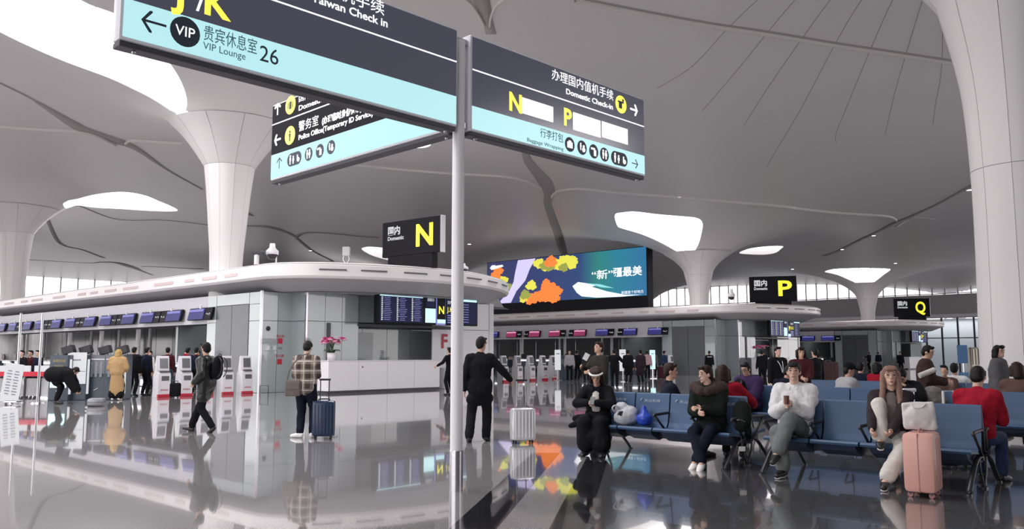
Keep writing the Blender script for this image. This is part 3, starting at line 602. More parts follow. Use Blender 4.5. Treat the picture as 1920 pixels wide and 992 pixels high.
for k, (cx, cy, r, m) in enumerate([(.06, .34, .04, OR), (.08, .22, .035, OR), (.12, .45, .03, YE), (.15, .6, .025, OL), (.36, .14, .035, YE), (.42, .2, .05, OL), (.44, .13, .04, OR), (.41, .24, .03, YE), (.49, .2, .045, YE), (.54, .14, .05, YE), (.57, .2, .04, YE), (.52, .28, .03, OL),
        (.31, .62, .035, YE), (.27, .82, .035, OL), (.26, .9, .03, YE), (.33, .9, .045, OR), (.38, .86, .05, OR), (.43, .72, .05, OR), (.44, .88, .06, OR), (.41, .6, .03, OR), (.47, .78, .04, OR), (.30, .95, .03, OR)]):
    blob(cx, cy, r, m, k, sq=.95 if r < .045 else .8)
WH = em('screen_white', (.95, .97, 1)); TE = em('screen_teal', (.25, .65, .7))
flatpoly('bird_shape', [(.575, .70), (.61, .62), (.66, .66), (.72, .72), (.69, .74), (.78, .86), (.88, .95), (.97, .965), (.86, .985), (.72, .975), (.63, .93), (.6, .84)], WH, .01, led)
flatpoly('wing_stripe', [(.66, .66), (.74, .70), (.82, .8), (.75, .77)], TE, .011, led)
text(led, 'lettering', '“新”', .78, WH, (lx(.69), .06, lz(.58)), right=(-1, 0, 0), bold=.008, width=2.0); text(led, 'lettering', '疆最美', .78, WH, (lx(.815), .06, lz(.56)), right=(-1, 0, 0), bold=.012, width=2.6)
text(led, 'lettering', '新疆是个好地方', .26, WH, (lx(.86), .06, lz(.93)), right=(-1, 0, 0), width=2.0); 
flatpoly('logo_badge', [(.02, .14), (.035, .08), (.06, .08), (.06, .1), (.11, .09), (.12, .13), (.06, .17), (.035, .19)], WH, .02, led)
# ------------------------------------------------------------------ cameras and boxes on the canopies
def ptz(px, py0, py1, Y, lab):
    a = at(px, py1, Y); b_ = at(px, py0, Y); h = b_.z - a.z; t = thing('dome_camera', lab, 'camera', (a.x, a.y, 4.88))
    MB().tube([(.16, 0, 0), (.16, 0, h * .55)], .03, 6).build('post', WHITE, t); MB().tube([(.16, 0, h * .52), (0, 0, h * .52)], .03, 6).build('arm', WHITE, t)
    MB().lathe([(0, h), (.1, h), (.12, h * .8), (.24, h * .66), (.24, h * .5), (0, h * .5)], seg=14).build('housing', WHITE, t, True); MB().ell((0, 0, h * .48), (.2, .2, .2)).build('dome', BLACK, t, True)
ptz(510, 450, 491, 31.8, 'white dome security camera with black ball, left on the first canopy')
ptz(868, 482, 503, 35.5, 'small dome security camera just right of the pole on the first canopy')
ptz(1372, 541, 570, 57.0, 'dome security camera on the second canopy by the P sign')
a = at(481, 494, 31.5); a.z = 4.88; t = thing('cctv_camera', 'white post with a black box camera left on the first canopy edge', 'camera', a)
MB().lathe([(.1, 0), (.1, .35), (.05, .4)], seg=10).build('post', WHITE, t, True); MB().box((.05, 0, .44), (.42, .14, .12), ch=.02).build('camera_body', BLACK, t); MB().box((.24, 0, .5), (.18, .2, .1), ch=.02).build('camera_hood', DARK, t)
a = at(649, 492, 32.5); a.z = 4.89; t = thing('junction_box', 'light grey junction box on cable legs on the first canopy', 'box', a)
MB().box((0, 0, .62), (.28, .2, .36), ch=.02).build('box_body', mat('light_grey', (.5, .5, .52), .5), t)
for s_ in (-1, 1): MB().tube(cr([(s_ * .09, 0, .46), (s_ * .12, 0, .3), (s_ * .03, 0, .15), (s_ * .08, 0, -.01)], 4), .018, 6).build('cable', STEEL, t)
# ------------------------------------------------------------------ signpost
PB = gr(855, 920); SP_ = thing('signpost', 'tall white signpost carrying three large illuminated direction boards', 'sign', (PB.x, PB.y, 0), ANG - .03)
PR = .068
MB().lathe([(PR, .0), (PR, 4.98), (PR * .9, 5.0), (0, 5.0)], seg=28).build('pole', mat('pole_white', (.80, .80, .83), .3, var=.01), SP_, 'auto')
MB().lathe([(PR + .006, 0), (PR + .006, .42), (PR, .425)], seg=28).build('base_sleeve', STEEL, SP_, 'auto')
inv = Matrix.Rotation(.03 - ANG, 4, 'Z') @ Matrix.Translation(-Vector((PB.x, PB.y, 0)))
def onplane(px, py, axis, val):
    o = inv @ Vector((0, 0, CAMH)); d = (inv.to_3x3() @ ray(px, py)); k = (val - o[axis]) / d[axis]; return o + d * k
TH_ = .16
def SA(px, py): p = onplane(px, py, 1, -TH_ / 2 - .004); return (p.x, p.z)
def SCc(px, py): p = onplane(px, py, 0, -TH_ / 2 - .004); return (-p.y, p.z)
FR = mat('sign_frame_grey', (.78, .79, .84), .35); SD = mat('sign_dark_face_glare', (.05, .052, .08), .16, emit=1, ecol=(.045, .046, .066)); SDK = mat('sign_black_face', (.008, .008, .012), .6, spec=.1, emit=.1, ecol=(.05, .05, .07)); UND = mat('sign_underside', (.05, .05, .06), .5)  # glare on the left and right dark faces is put in as emission
LC = mat('lit_pale_cyan', (.08, .12, .13), .3, emit=1.0, ecol=(.50, .86, .90)); LWS = mat('lit_sign_white', (1, 1, 1), .3, emit=1.0, ecol=(1, 1, 1)); LYS = mat('lit_sign_yellow', (1, .9, .2), .3, emit=1.0, ecol=(.95, .85, .06)); INK = mat('sign_ink', (.03, .05, .08), .5); INKT = mat('sign_ink_teal', (.12, .3, .36), .5)
zt = SA(878, 61)[1]; zbm = SA(878, 244)[1]; zc_ = SA(878, 197)[1]; zl = SA(878, 129)[1]
class Board:
    # draws on a board: x to the reader's right, z up
    def __init__(s, par, kind): s.p = par; s.k = kind
    def P(s, x, z, d=0): return (x, -TH_ / 2 - .004 - d, z) if s.k == 'A' else (-TH_ / 2 - .004 - d, -x, z)
    def right(s): return (1, 0, 0) if s.k == 'A' else (0, -1, 0)
    def poly(s, nm, pts, m, d0, d1):
        n = len(pts); v = [s.P(x, z, d0) for x, z in pts] + [s.P(x, z, d1) for x, z in pts]
        return MB().add(v, [tuple(range(n)), tuple(range(2 * n - 1, n - 1, -1))] + [(i, i + n, (i + 1) % n + n, (i + 1) % n) for i in range(n)]).build(nm, m, s.p)
    def rect(s, nm, x0, x1, z0, z1, m, d0=-.004, d1=.002): return s.poly(nm, [(x0, z0), (x1, z0), (x1, z1), (x0, z1)], m, d0, d1)
    def disc(s, nm, x, z, r, m, d1=.004, ex=0):
        pts = [(x + ex * (1 if math.cos(2 * math.pi * i / 24) > 0 else -1) + r * math.cos(2 * math.pi * i / 24), z + r * math.sin(2 * math.pi * i / 24)) for i in range(24)]; return s.poly(nm, pts, m, 0, d1)
    def arrow(s, x, z, L, m, ang, wd=.12):
        M = Matrix.Rotation(ang, 2); w_ = L * wd; h = L * .42
        pts = [(-L / 2, -w_ / 2), (L / 2 - w_ * 1.4, -w_ / 2), (L / 2 - h, -h + w_ * .2), (L / 2 - h + w_ * .2 + .0, -h - w_ * .5), (L / 2 - h + w_ * 1.2, -h - w_ * .3), (L / 2 + w_ * .3, 0)]
        pts = pts + [(a, -b_) for a, b_ in pts[::-1][1:]]
        s.poly('arrow', [(x + (M @ Vector(p)).x, z + (M @ Vector(p)).y) for p in pts], m, .002, .005)
    def txt(s, body, x, z, size, m, align='LEFT', width=None, bold=0): text(s.p, 'lettering', body, size, m, s.P(x, z, .005), s.right(), (0, 0, 1), align, width, bold)
    def man(s, x, z, h, m, kind='man'):
        s.disc('pictogram', x, z + h * .38, h * .11, m, .009)
        s.poly('pictogram', [(x - h * .13, z + h * .22), (x + h * .13, z + h * .22), (x + h * (.18 if kind == 'woman' else .1), z - h * .12), (x + h * .07, z - h * .12), (x + h * .07, z - h * .46), (x - h * .07, z - h * .46), (x - h * .07, z - h * .12), (x - h * (.18 if kind == 'woman' else .1), z - h * .12)], m, .004, .009)
ZCB = {'L': (SA(836, 178)[1] + SA(260, 0)[1]) / 2, 'R': SA(878, 196)[1], 'C': SCc(508, 292)[1]}
ZLB = {'L': SA(835, 109)[1], 'R': SA(880, 128)[1], 'C': SCc(508, 236)[1]}
def board(nm_part, kind, x0, x1):
    zc_ = ZCB['C' if kind == 'C' else 'L' if x0 < 0 else 'R']; zl = ZLB['C' if kind == 'C' else 'L' if x0 < 0 else 'R']
    # housing, frame and coloured faces
    if kind == 'A': hb = MB().box(((x0 + x1) / 2, 0, (zt + zbm) / 2), (x1 - x0, TH_, zt - zbm), ch=.03)
    else: hb = MB().box((0, -(x0 + x1) / 2, (zt + zbm) / 2), (TH_, x1 - x0, zt - zbm), ch=.03)
    h = hb.build(nm_part, FR, SP_, 'auto'); b_ = Board(h, kind); f = .03
    dk = SD if kind == 'A' else SDK
    b_.rect('dark_face', x0 + f, x1 - f, zc_, zt - f, dk); b_.rect('cyan_face', x0 + f, x1 - f, zbm + f, zc_, LC); b_.rect('divider_line', x0 + f, x1 - f, zl - .008, zl + .008, LWS, 0, .004)
    m = MB()
    if kind == 'A': m.box(((x0 + x1) / 2, .01, zbm - .02), (x1 - x0 - .03, TH_ * .9, .05), ch=.01)
    else: m.box((.01, -(x0 + x1) / 2, zbm - .02), (TH_ * .9, x1 - x0 - .03, .05), ch=.01)
    m.build('under_rail', UND, h); 
    for xx in (x0 + .15, x1 - .12):
        q = b_.P(xx, zbm - .05, -TH_ / 2); MB().ell(q, (.02, .02, .025), seg=8, rings=6).build('rail_bolt', STEEL, h, True)
    return b_
xr = SA(1210, 260)[0]; xl = SA(223, 60)[0]
bA = board('sign_board', 'A', xl, -.085); bB = board('sign_board', 'A', .10, xr); xc0 = SCc(508, 260)[0]; bC = board('sign_board', 'C', xc0, -.085)
for z in (zbm + .06, zt - .1):
    MB().box((0, 0, z), (.24, .07, .06)).build('bracket', STEEL, SP_); MB().box((0, .07, z), (.07, .14, .06)).build('bracket', STEEL, SP_)
def hgt(f, px, py0, py1): return abs(f(px, py0)[1] - f(px, py1)[1])
# left board
x, z = SA(289, 43); bA.arrow(x, z, .20, INK, math.pi, .10); 
x, z = SA(347, 60); bA.disc('badge', x, z, .13, INK); bA.txt('VIP', x, z - .04, .125, LWS, 'CENTER', bold=0)
x, z = SA(380, 72); x2 = SA(480, 95)[0]; bA.txt('贵宾休息室', x, z, .15, INKT, width=x2 - x)
x, z = SA(380, 91); x2 = SA(460, 105)[0]; bA.txt('VIP Lounge', x, z, .09, INKT, width=x2 - x)
x, z = SA(485, 113); x2 = SA(520, 120)[0]; bA.txt('26', x, z, .21, INK, width=x2 - x)
zr = SA(425, 33)[1] - .02; x = SA(328, 10)[0]; x2 = SA(428, 33)[0]; bA.txt('J', x, zr, .36, LYS, bold=.01); bA.txt('/', (x + x2) / 2 - .06, zr, .34, LWS, bold=0); bA.txt('K', x2, zr, .36, LYS, 'RIGHT', bold=.01)
x, z = SA(727, 52); x0 = SA(580, 12)[0]; bA.txt('International / Taiwan Check in', x, z, .115, LWS, 'RIGHT', bold=.002, width=(x - x0) * 31 / 17.0)
x, z = SA(721, 30); x0 = SA(640, 8)[0]; bA.txt('国际/港澳台值机手续', x, z + .012, .165, LWS, 'RIGHT', bold=0, width=(x - x0) * 9.6 / 3)
# right board
x, z = SA(1150, 182); x0 = SA(1035, 148)[0]; bB.txt('办理国内值机手续', x, z - .045, .155, LWS, 'RIGHT', bold=0, width=x - x0)
x, z = SA(1149, 206); x0 = SA(1062, 178)[0]; bB.txt('Domestic Check-in', x, z, .10, LWS, 'RIGHT', bold=.002, width=x - x0)
x, z = SA(1164, 196); bB.disc('badge', x, z, .125, LYS); bB.rect('pictogram', x - .05, x + .02, z - .06, z + .03, INK, .004, .007); bB.rect('pictogram', x - .07, x + .06, z + .02, z + .045, INK, .004, .007); bB.disc('pictogram', x + .045, z + .065, .02, INK, .007)
x, z = SA(1188, 206); bB.arrow(x, z, .17, LWS, 0, .16)
x, z = SA(953, 205); bB.txt('N', x, z, .31, LYS, bold=.01); x, z = SA(1056, 233); bB.txt('P', x, z, .31, LYS, bold=.01)
for (a, c, y0, y1) in ((978, 1037, 184, 212), (1074, 1126, 212, 243), (1128, 1177, 229, 257)):
    xa, za = SA(a, y0); xb, zb_ = SA(c, y1 + 15); zA = SA(a, y0 - 2)[1]; zB = SA(a, y1)[1]; bB.rect('blank_tag', xa, xb, zB, zA, LWS, 0, .004)
x, z = SA(1056, 267); x0 = SA(1013, 255)[0]; bB.txt('行李打包', x, z, .125, INKT, 'RIGHT', width=x - x0); x, z = SA(1056, 283); x0 = SA(988, 262)[0]; bB.txt('Baggage Wrapping', x, z, .065, INKT, 'RIGHT', width=x - x0)
def icons(b_, f, lst, arrow):
    for px, py, k in lst:
        x, z = f(px, py); r = .095
        if k == 'pill': b_.disc('badge', x, z, r, INK, ex=.09); 
        else: b_.disc('badge', x, z, r, INK)
        if k == 'pill': b_.man(x - .1, z, .14, LWS); b_.man(x - .02, z - .01, .12, LWS, 'woman'); b_.disc('pictogram', x + .11, z - .025, .032, LWS, .009); b_.rect('pictogram', x + .08, x + .10, z - .02, z + .045, LWS, .004, .009)
        if k == 'pillr': pass
        if k == 'bag': b_.rect('pictogram', x - .05, x + .05, z - .045, z + .03, LWS, .004, .009); b_.rect('pictogram', x - .025, x + .025, z + .035, z + .05, LWS, .004, .009)
        if k == 'wc': b_.man(x - .03, z, .13, LWS); b_.man(x + .03, z, .13, LWS, 'woman')
        if k == 'tap': b_.rect('pictogram', x - .06, x + .02, z + .02, z + .045, LWS, .004, .009); b_.rect('pictogram', x + .0, x + .045, z - .06, z + .02, LWS, .004, .009)
        if k == 'baby': b_.man(x - .03, z + .01, .10, LWS); b_.disc('pictogram', x + .03, z + .02, .018, LWS, .009); b_.disc('pictogram', x + .03, z - .025, .03, LWS, .009)
icons(bB, SA, [(1068, 271, 'bag'), (1091, 277, 'baby'), (1113, 284, 'tap'), (1133, 290, 'wc'), (1161, 298, 'pill')], None); x, z = SA(1190, 307); bB.arrow(x, z, .14, INK, 0, .09)
# rear board
icons(bC, SCc, [(552, 298, 'pill'), (579, 289, 'wc'), (600, 283, 'tap'), (621, 276, 'baby')], None); x, z = SCc(524, 306); bC.arrow(x, z, .16, INK, math.pi / 2, .08)
x, z = SCc(521, 205); bC.arrow(x, z, .17, LWS, math.pi / 2, .17); x, z = SCc(521, 262); bC.arrow(x, z, .17, LWS, math.pi, .17)
x, z = SCc(545, 197); bC.disc('badge', x, z, .135, LYS); bC.rect('pictogram', x - .03, x + .03, z - .06, z + .05, INK, .004, .007); bC.rect('pictogram', x - .07, x - .055, z - .05, z + .04, INK, .004, .007); bC.rect('pictogram', x + .055, x + .07, z - .05, z + .04, INK, .004, .007)
x, z = SCc(544, 254); bC.disc('badge', x, z, .135, LYS); bC.man(x, z - .01, .16, INK)
x, z = SCc(560, 191); bC.txt('国内远机位候机', x, z, .15, LWS, bold=0); x, z = SCc(560, 208); x2 = SCc(628, 182)[0]; bC.txt('Domestic Overflow', x, z, .10, LWS, bold=.002, width=(x2 - x) * 17 / 12)
x, z = SCc(560, 246); x2 = SCc(597, 232)[0]; bC.txt('警务室', x, z, .16, LWS, bold=0, width=x2 - x); x, z = SCc(604, 233); x2 = SCc(678, 203)[0]; bC.txt('(办理临时身份证明)', x, z, .11, LWS, bold=.003, width=x2 - x)
x, z = SCc(560, 263); x2 = SCc(699, 219)[0]; bC.txt('Police Office(Temporary ID Service)', x, z, .10, LWS, bold=.002, width=x2 - x)
# ------------------------------------------------------------------ self-service kiosks
KW = mat('kiosk_white', (.80, .79, .83), .3, var=.01); KS = mat('kiosk_side_grey', (.72, .72, .76), .35)
def make_kiosk(label, loc, grp):
    t = thing('checkin_kiosk', label, 'kiosk', loc, ANG, grp)
    # front faces -y
    side = [(.22, 0), (.22, .78), (.16, .82), (.05, 1.38), (.02, 1.40), (-.03, 1.39), (-.09, .86), (-.2, .80), (-.22, .72), (-.22, 0)]
    side = [(a, b_) for a, b_ in side]
    MB().prism([(a, b_) for a, b_ in side], -.21, .21, 'x').build('cabinet', KW, t)
    MB().prism([(a * .9, b_ * .97 + .01) for a, b_ in side], -.214, .214, 'x').build('side_cheek', KS, t)
    MB().box((0, -.20, .05), (.44, .10, .10), ch=.01).build('red_plinth', RED, t)
    M = Matrix.Rotation(math.radians(-7), 3, 'X')
    s = MB().box((0, -.085, 1.14), (.38, .05, .50), M, ch=.03).build('screen_frame', KW, t); MB().box((0, -.115, 1.15), (.28, .01, .34), M).build('screen', mat('kiosk_screen', (.14, .15, .16), .15), s)
    MB().box((0, -.20, .86), (.34, .04, .05)).build('card_slot', DARK, t)
    MB().box((.02, -.225, .64), (.26, .02, .16), ch=.008).build('keypad_panel', mat('keypad_grey', (.10, .10, .11), .4), t)
    text(t, 'lettering', '自助值机', .07, RED, (0, -.223, .22), align='CENTER')
    return t
k0 = make_kiosk('white self-service kiosk, closest to the glass pavilion corner of the first row', gr(458, 738), 'kiosks in front of the first island')
lab1 = ['', 'white self-service kiosk beside the one at the first pavilion corner', 'white self-service kiosk hidden behind the walking man', 'white self-service kiosk with a person in a blue coat leaning at it', 'white self-service kiosk facing us at the free end of the first row']
ends = (gr(458, 738), gr(302, 744.5))
for j in range(1, 5):
    c = copy_tree(k0); c.location = ends[0].lerp(ends[1], j / 4); c['label'] = lab1[j]
e2 = (gr(943, 716.5), gr(1036, 711.5))
for j in range(5):
    c = copy_tree(k0); c.location = e2[0].lerp(e2[1], [0, .27, .52, .78, 1][j]); c['group'] = 'kiosks beside the second island'; c['label'] = 'white kiosk in the middle row, %s from the man in the black suit' % ORD[j]
e3 = (gr(1258, 704), gr(1334, 701))
for j in range(6):
    c = copy_tree(k0); c.location = e3[0].lerp(e3[1], j / 5); c['group'] = 'kiosks at the second pavilion'; c['label'] = 'tiny distant white kiosk by the second pavilion, %s in its row' % ORD[j]
# ------------------------------------------------------------------ waiting seats
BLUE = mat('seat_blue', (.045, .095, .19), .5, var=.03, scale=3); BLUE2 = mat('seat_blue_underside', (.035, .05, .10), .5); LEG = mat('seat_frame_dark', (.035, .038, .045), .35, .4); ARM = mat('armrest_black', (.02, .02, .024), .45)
RC = Vector((5.165, 9.19, 0)); SEATW = .585
def bench_seats(n=4):
    root = thing('waiting_bench', 'x', 'bench', (0, 0, 0), 0, 'blue waiting benches')
    # local x along the bench (0..n*SEATW), side 1 faces -y, side 2 faces +y
    pr = [(-.50, .405), (-.515, .43), (-.49, .452), (-.40, .445), (-.22, .42), (-.12, .43), (-.085, .50), (-.045, .70), (-.02, .885), (.0, .90), (.008, .885), (-.01, .68), (-.05, .46), (-.09, .395), (-.22, .385), (-.4, .405)]
    pr2 = [(-a, b_) for a, b_ in pr]
    seat = MB().prism(pr, .012, SEATW - .012, 'x').mesh('seat'); seat.materials.append(BLUE)
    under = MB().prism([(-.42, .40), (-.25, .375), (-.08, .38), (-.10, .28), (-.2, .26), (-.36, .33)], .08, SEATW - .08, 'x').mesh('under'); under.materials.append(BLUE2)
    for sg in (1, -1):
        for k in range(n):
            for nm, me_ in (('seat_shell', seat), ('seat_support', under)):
                o = bpy.data.objects.new(nm, me_); C.objects.link(o); o.parent = root
                if sg == 1: o.location = (k * SEATW, 0, 0)
                else: o.location = ((k + 1) * SEATW, 0, 0); o.rotation_euler = (0, 0, math.pi)
    MB().box((n * SEATW / 2, -.14, .33), (n * SEATW - .1, .08, .09)).box((n * SEATW / 2, .14, .33), (n * SEATW - .1, .08, .09)).build('beam', LEG, root)
    for k in range(n + 1):
        for sg in (1, -1):
            x = k * SEATW; m = MB()
            m.tube([(x, -.05 * sg, .40), (x, -.05 * sg, .62), (x, -.10 * sg, .635), (x, -.44 * sg, .625), (x, -.47 * sg, .60)], [.016, .016, .02, .022, .012], 8); m.tube([(x, -.43 * sg, .615), (x, -.12 * sg, .36)], .016, 8)
            m.build('armrest', ARM, root, True)
    for x in (.03, n * SEATW - .03) if n > 2 else (.03, n * SEATW - .03):
        for sg in (1, -1):
            MB().tube(cr([(x, -.12 * sg, .36), (x, -.30 * sg, .30), (x, -.47 * sg, .16), (x, -.62 * sg, .02)], 4), [.05] + [.03] * 11 + [.022], 8, flat=.5).build('leg', LEG, root, True)
            MB().tube(cr([(x, -.14 * sg, .34), (x, -.12 * sg, .2), (x, -.06 * sg, .10), (x, -.02 * sg + .0, .02)], 4), .022, 8, flat=.6).build('leg', LEG, root, True)
            for yy in (-.63, -.02): MB().lathe([(.0, .02), (.035, .02), (.04, 0)], c=(x, yy * sg, 0), seg=10).build('foot', LEG, root)
    return root
protoB = bench_seats()
def SB(s, t, z=0): return RC + A * s + B * t + Vector((0, 0, z))
# local x must run along -B so that side 1 (-y) faces -A ... rotation ANG - 90 deg
BR = ANG - math.pi / 2
spots = [(0, 2.34, 'blue double bench in the front row by the pink suitcase'), (0, 5.12, 'blue double bench in the front row under the woman in the headband'),
         (3.9, 4.64, 'blue double bench in the second row behind the white puffer jacket'), (3.9, 1.89, 'blue double bench in the second row behind the long-haired woman'), (3.9, -.86, 'blue double bench in the second row cut by the picture edge'),
         (7.8, 5.44, 'blue double bench in the rear row, its far end'), (7.8, 2.69, 'blue double bench in the rear row, middle one'), (7.8, -.06, 'blue double bench in the rear row beside the large column')]
for i, (s, t, lab) in enumerate(spots):
    o = protoB if i == 0 else copy_tree(protoB); o.location = SB(s, t); o.rotation_euler = (0, 0, BR); o['label'] = lab
    if i == 1: SEC = o
def seat_print(root, n=4):
    for sg in (1, -1):
        for k in range(n):
            r = Vector((1, 0, 0)) * sg; x0 = (k * SEATW + .16) if sg == 1 else ((k + 1) * SEATW - .16); up = Vector((0, .02 * sg, .2)); y = -.043 * sg
            text(root, 'lettering', '天山机场', .046, mat('seat_print_white', (.42, .47, .54), .5), (x0, y - .004 * sg, .775), right=r, up=up, width=.27)
            MB().tube([(x0 - .06 * sg, y, .79), (x0 - .03 * sg, y + .003 * sg, .82)], .008, 5).build('logo_mark', mat('seat_print_white', (.75, .78, .82), .5), root)
seat_print(SEC)
# ------------------------------------------------------------------ luggage
def suitcase(label, loc, rz, w_, d, h, m, mw, hh=0, trim=None, ribs=5, tilt=0):
    t = thing('suitcase', label, 'suitcase', loc, rz); wz = .05
    body = MB().box((0, 0, wz + h / 2), (w_, d, h), ch=.045).build('shell', m, t, 'auto')
    MB().box((0, .0, wz + h / 2), (w_ + .006, .014, h * .985), ch=.006).build('zip_seam', trim or DARK, body)
    for k in range(ribs):
        x = -w_ / 2 + w_ * (k + 1) / (ribs + 1)
        for sg in (1, -1): MB().box((x, sg * (d / 2 + .0), wz + h / 2), (.022, .012, h * .84), ch=.005).build('rib', m, body)
    for x in (-1, 1):
        for y in (-1, 1):
            q = MB().tube([(x * (w_ / 2 - .06) - .012, y * (d / 2 - .05), .028), (x * (w_ / 2 - .06) + .012, y * (d / 2 - .05), .028)], .027, 12).build('wheel', mw, t); MB().box((x * (w_ / 2 - .06), y * (d / 2 - .05), .05), (.035, .03, .04), ch=.008).build('wheel_fork', DARK, q)
    MB().tube(cr([(-.09, 0, wz + h - .0), (-.08, 0, wz + h + .03), (.08, 0, wz + h + .03), (.09, 0, wz + h)], 4), .011, 6).build('carry_handle', trim or DARK, t)
    if hh:
        f = MB()
        for x in (-.075, .075): f.tube([(x, .0 + d * .3, wz + h - .03), (x, d * .3, hh - .03)], .009, 6)
        f.build('telescopic_pole', STEEL if trim is not BLACK else BLACK, t); MB().box((0, d * .3, hh - .015), (.2, .035, .035), ch=.012).build('pull_handle', BLACK, t)
    return t
def backpack(label, loc, rz, s, m, lying=0, name='backpack'):
    t = thing(name, label, 'bag', loc, rz); t.rotation_euler = (lying, 0, rz); t.scale = (s, s, s)
    fuse('bag_body', [('e', (0, 0, .22), (.15, .09, .22)), ('e', (0, .02, .36), (.13, .08, .12)), ('e', (0, -.06, .13), (.12, .07, .12))], .015, m, t, disp=.01)
    fuse('front_pocket', [('e', (0, -.10, .14), (.10, .04, .09))], .012, m, t)
    MB().tube(cr([(-.05, .05, .45), (-.03, .04, .5), (.03, .04, .5), (.05, .05, .45)], 4), .008, 6).build('top_loop', BLACK, t)
    for sg in (-1, 1): MB().tube(cr([(sg * .07, .08, .44), (sg * .09, .15, .34), (sg * .09, .14, .16), (sg * .10, .07, .05)], 5), .018, 6, flat=.5).build('strap', BLACK, t, True)
    MB().tube(cr([(-.09, -.135, .17), (0, -.15, .20), (.09, -.135, .17)], 4), .004, 5).build('zip', STEEL, t)
    return t
# ------------------------------------------------------------------ people
TEXC = bpy.data.textures.new('cloth_folds', 'CLOUDS'); TEXC.noise_scale = .09; TEXC.noise_depth = 1
TEXP = bpy.data.textures.new('puffer_folds', 'CLOUDS'); TEXP.noise_scale = .16
_n = [0]
def fuse(name, items, vox, m, parent, disp=0, smooth=3, tex=None):
    b_ = MB()
    for it in items:
        if it[0] == 'c': b_.cone(*it[1:])
        elif it[0] == 'e': b_.ell(it[1], it[2], it[3] if len(it) > 3 else None, seg=14, rings=10)
    me = bpy.data.meshes.new('t'); me.from_pydata([tuple(p) for p in b_.v], [], b_.f); o = bpy.data.objects.new('t', me)
    r = o.modifiers.new('r', 'REMESH'); r.mode = 'VOXEL'; r.voxel_size = vox
    if smooth: s = o.modifiers.new('s', 'SMOOTH'); s.iterations = smooth; s.factor = .6
    if disp: d = o.modifiers.new('d', 'DISPLACE'); d.texture = tex or TEXC; d.strength = disp; d.mid_level = .5
    me2, _ = evald(o)
    return link(name, me2, m, parent, True)
def ik(a, c, l1, l2, hint):
    d = c - a; L = min(d.length, (l1 + l2) * .999); dn = d.normalized(); x = (l1 * l1 - l2 * l2 + L * L) / (2 * L); h = math.sqrt(max(l1 * l1 - x * x, 0)); hn = (hint - dn * hint.dot(dn))
    hn = hn.normalized() if hn.length > 1e-4 else Vector((0, 0, 1)); return a + dn * x + hn * h, a + dn * L
def cloth(name, c, **k): return mat('cloth_' + name, c, k.pop('rough', .85), spec=.12, var=k.pop('var', .12), scale=k.pop('scale', 14), bump=k.pop('bump', .15), **k)
HAIRB = mat('hair_black', (.006, .005, .005), .6, spec=.25, var=.3, scale=40, bump=.3); HAIRN = mat('hair_brown', (.022, .011, .008), .6, spec=.25, var=.3, scale=40, bump=.3); HAIRD = mat('hair_blonde', (.25, .15, .115), .6, spec=.3, var=.25, scale=40, bump=.3); HAIRG = mat('hair_grey', (.12, .11, .11), .6)
EYE = mat('eye_dark', (.02, .015, .012), .2); EYEW = mat('eye_white', (.7, .68, .66), .3); LIP = mat('lip', (.42, .17, .15), .5); SHOEB = mat('shoe_black', (.015, .015, .016), .4); SHOEW = mat('shoe_white', (.78, .77, .75), .5)
V = Vector
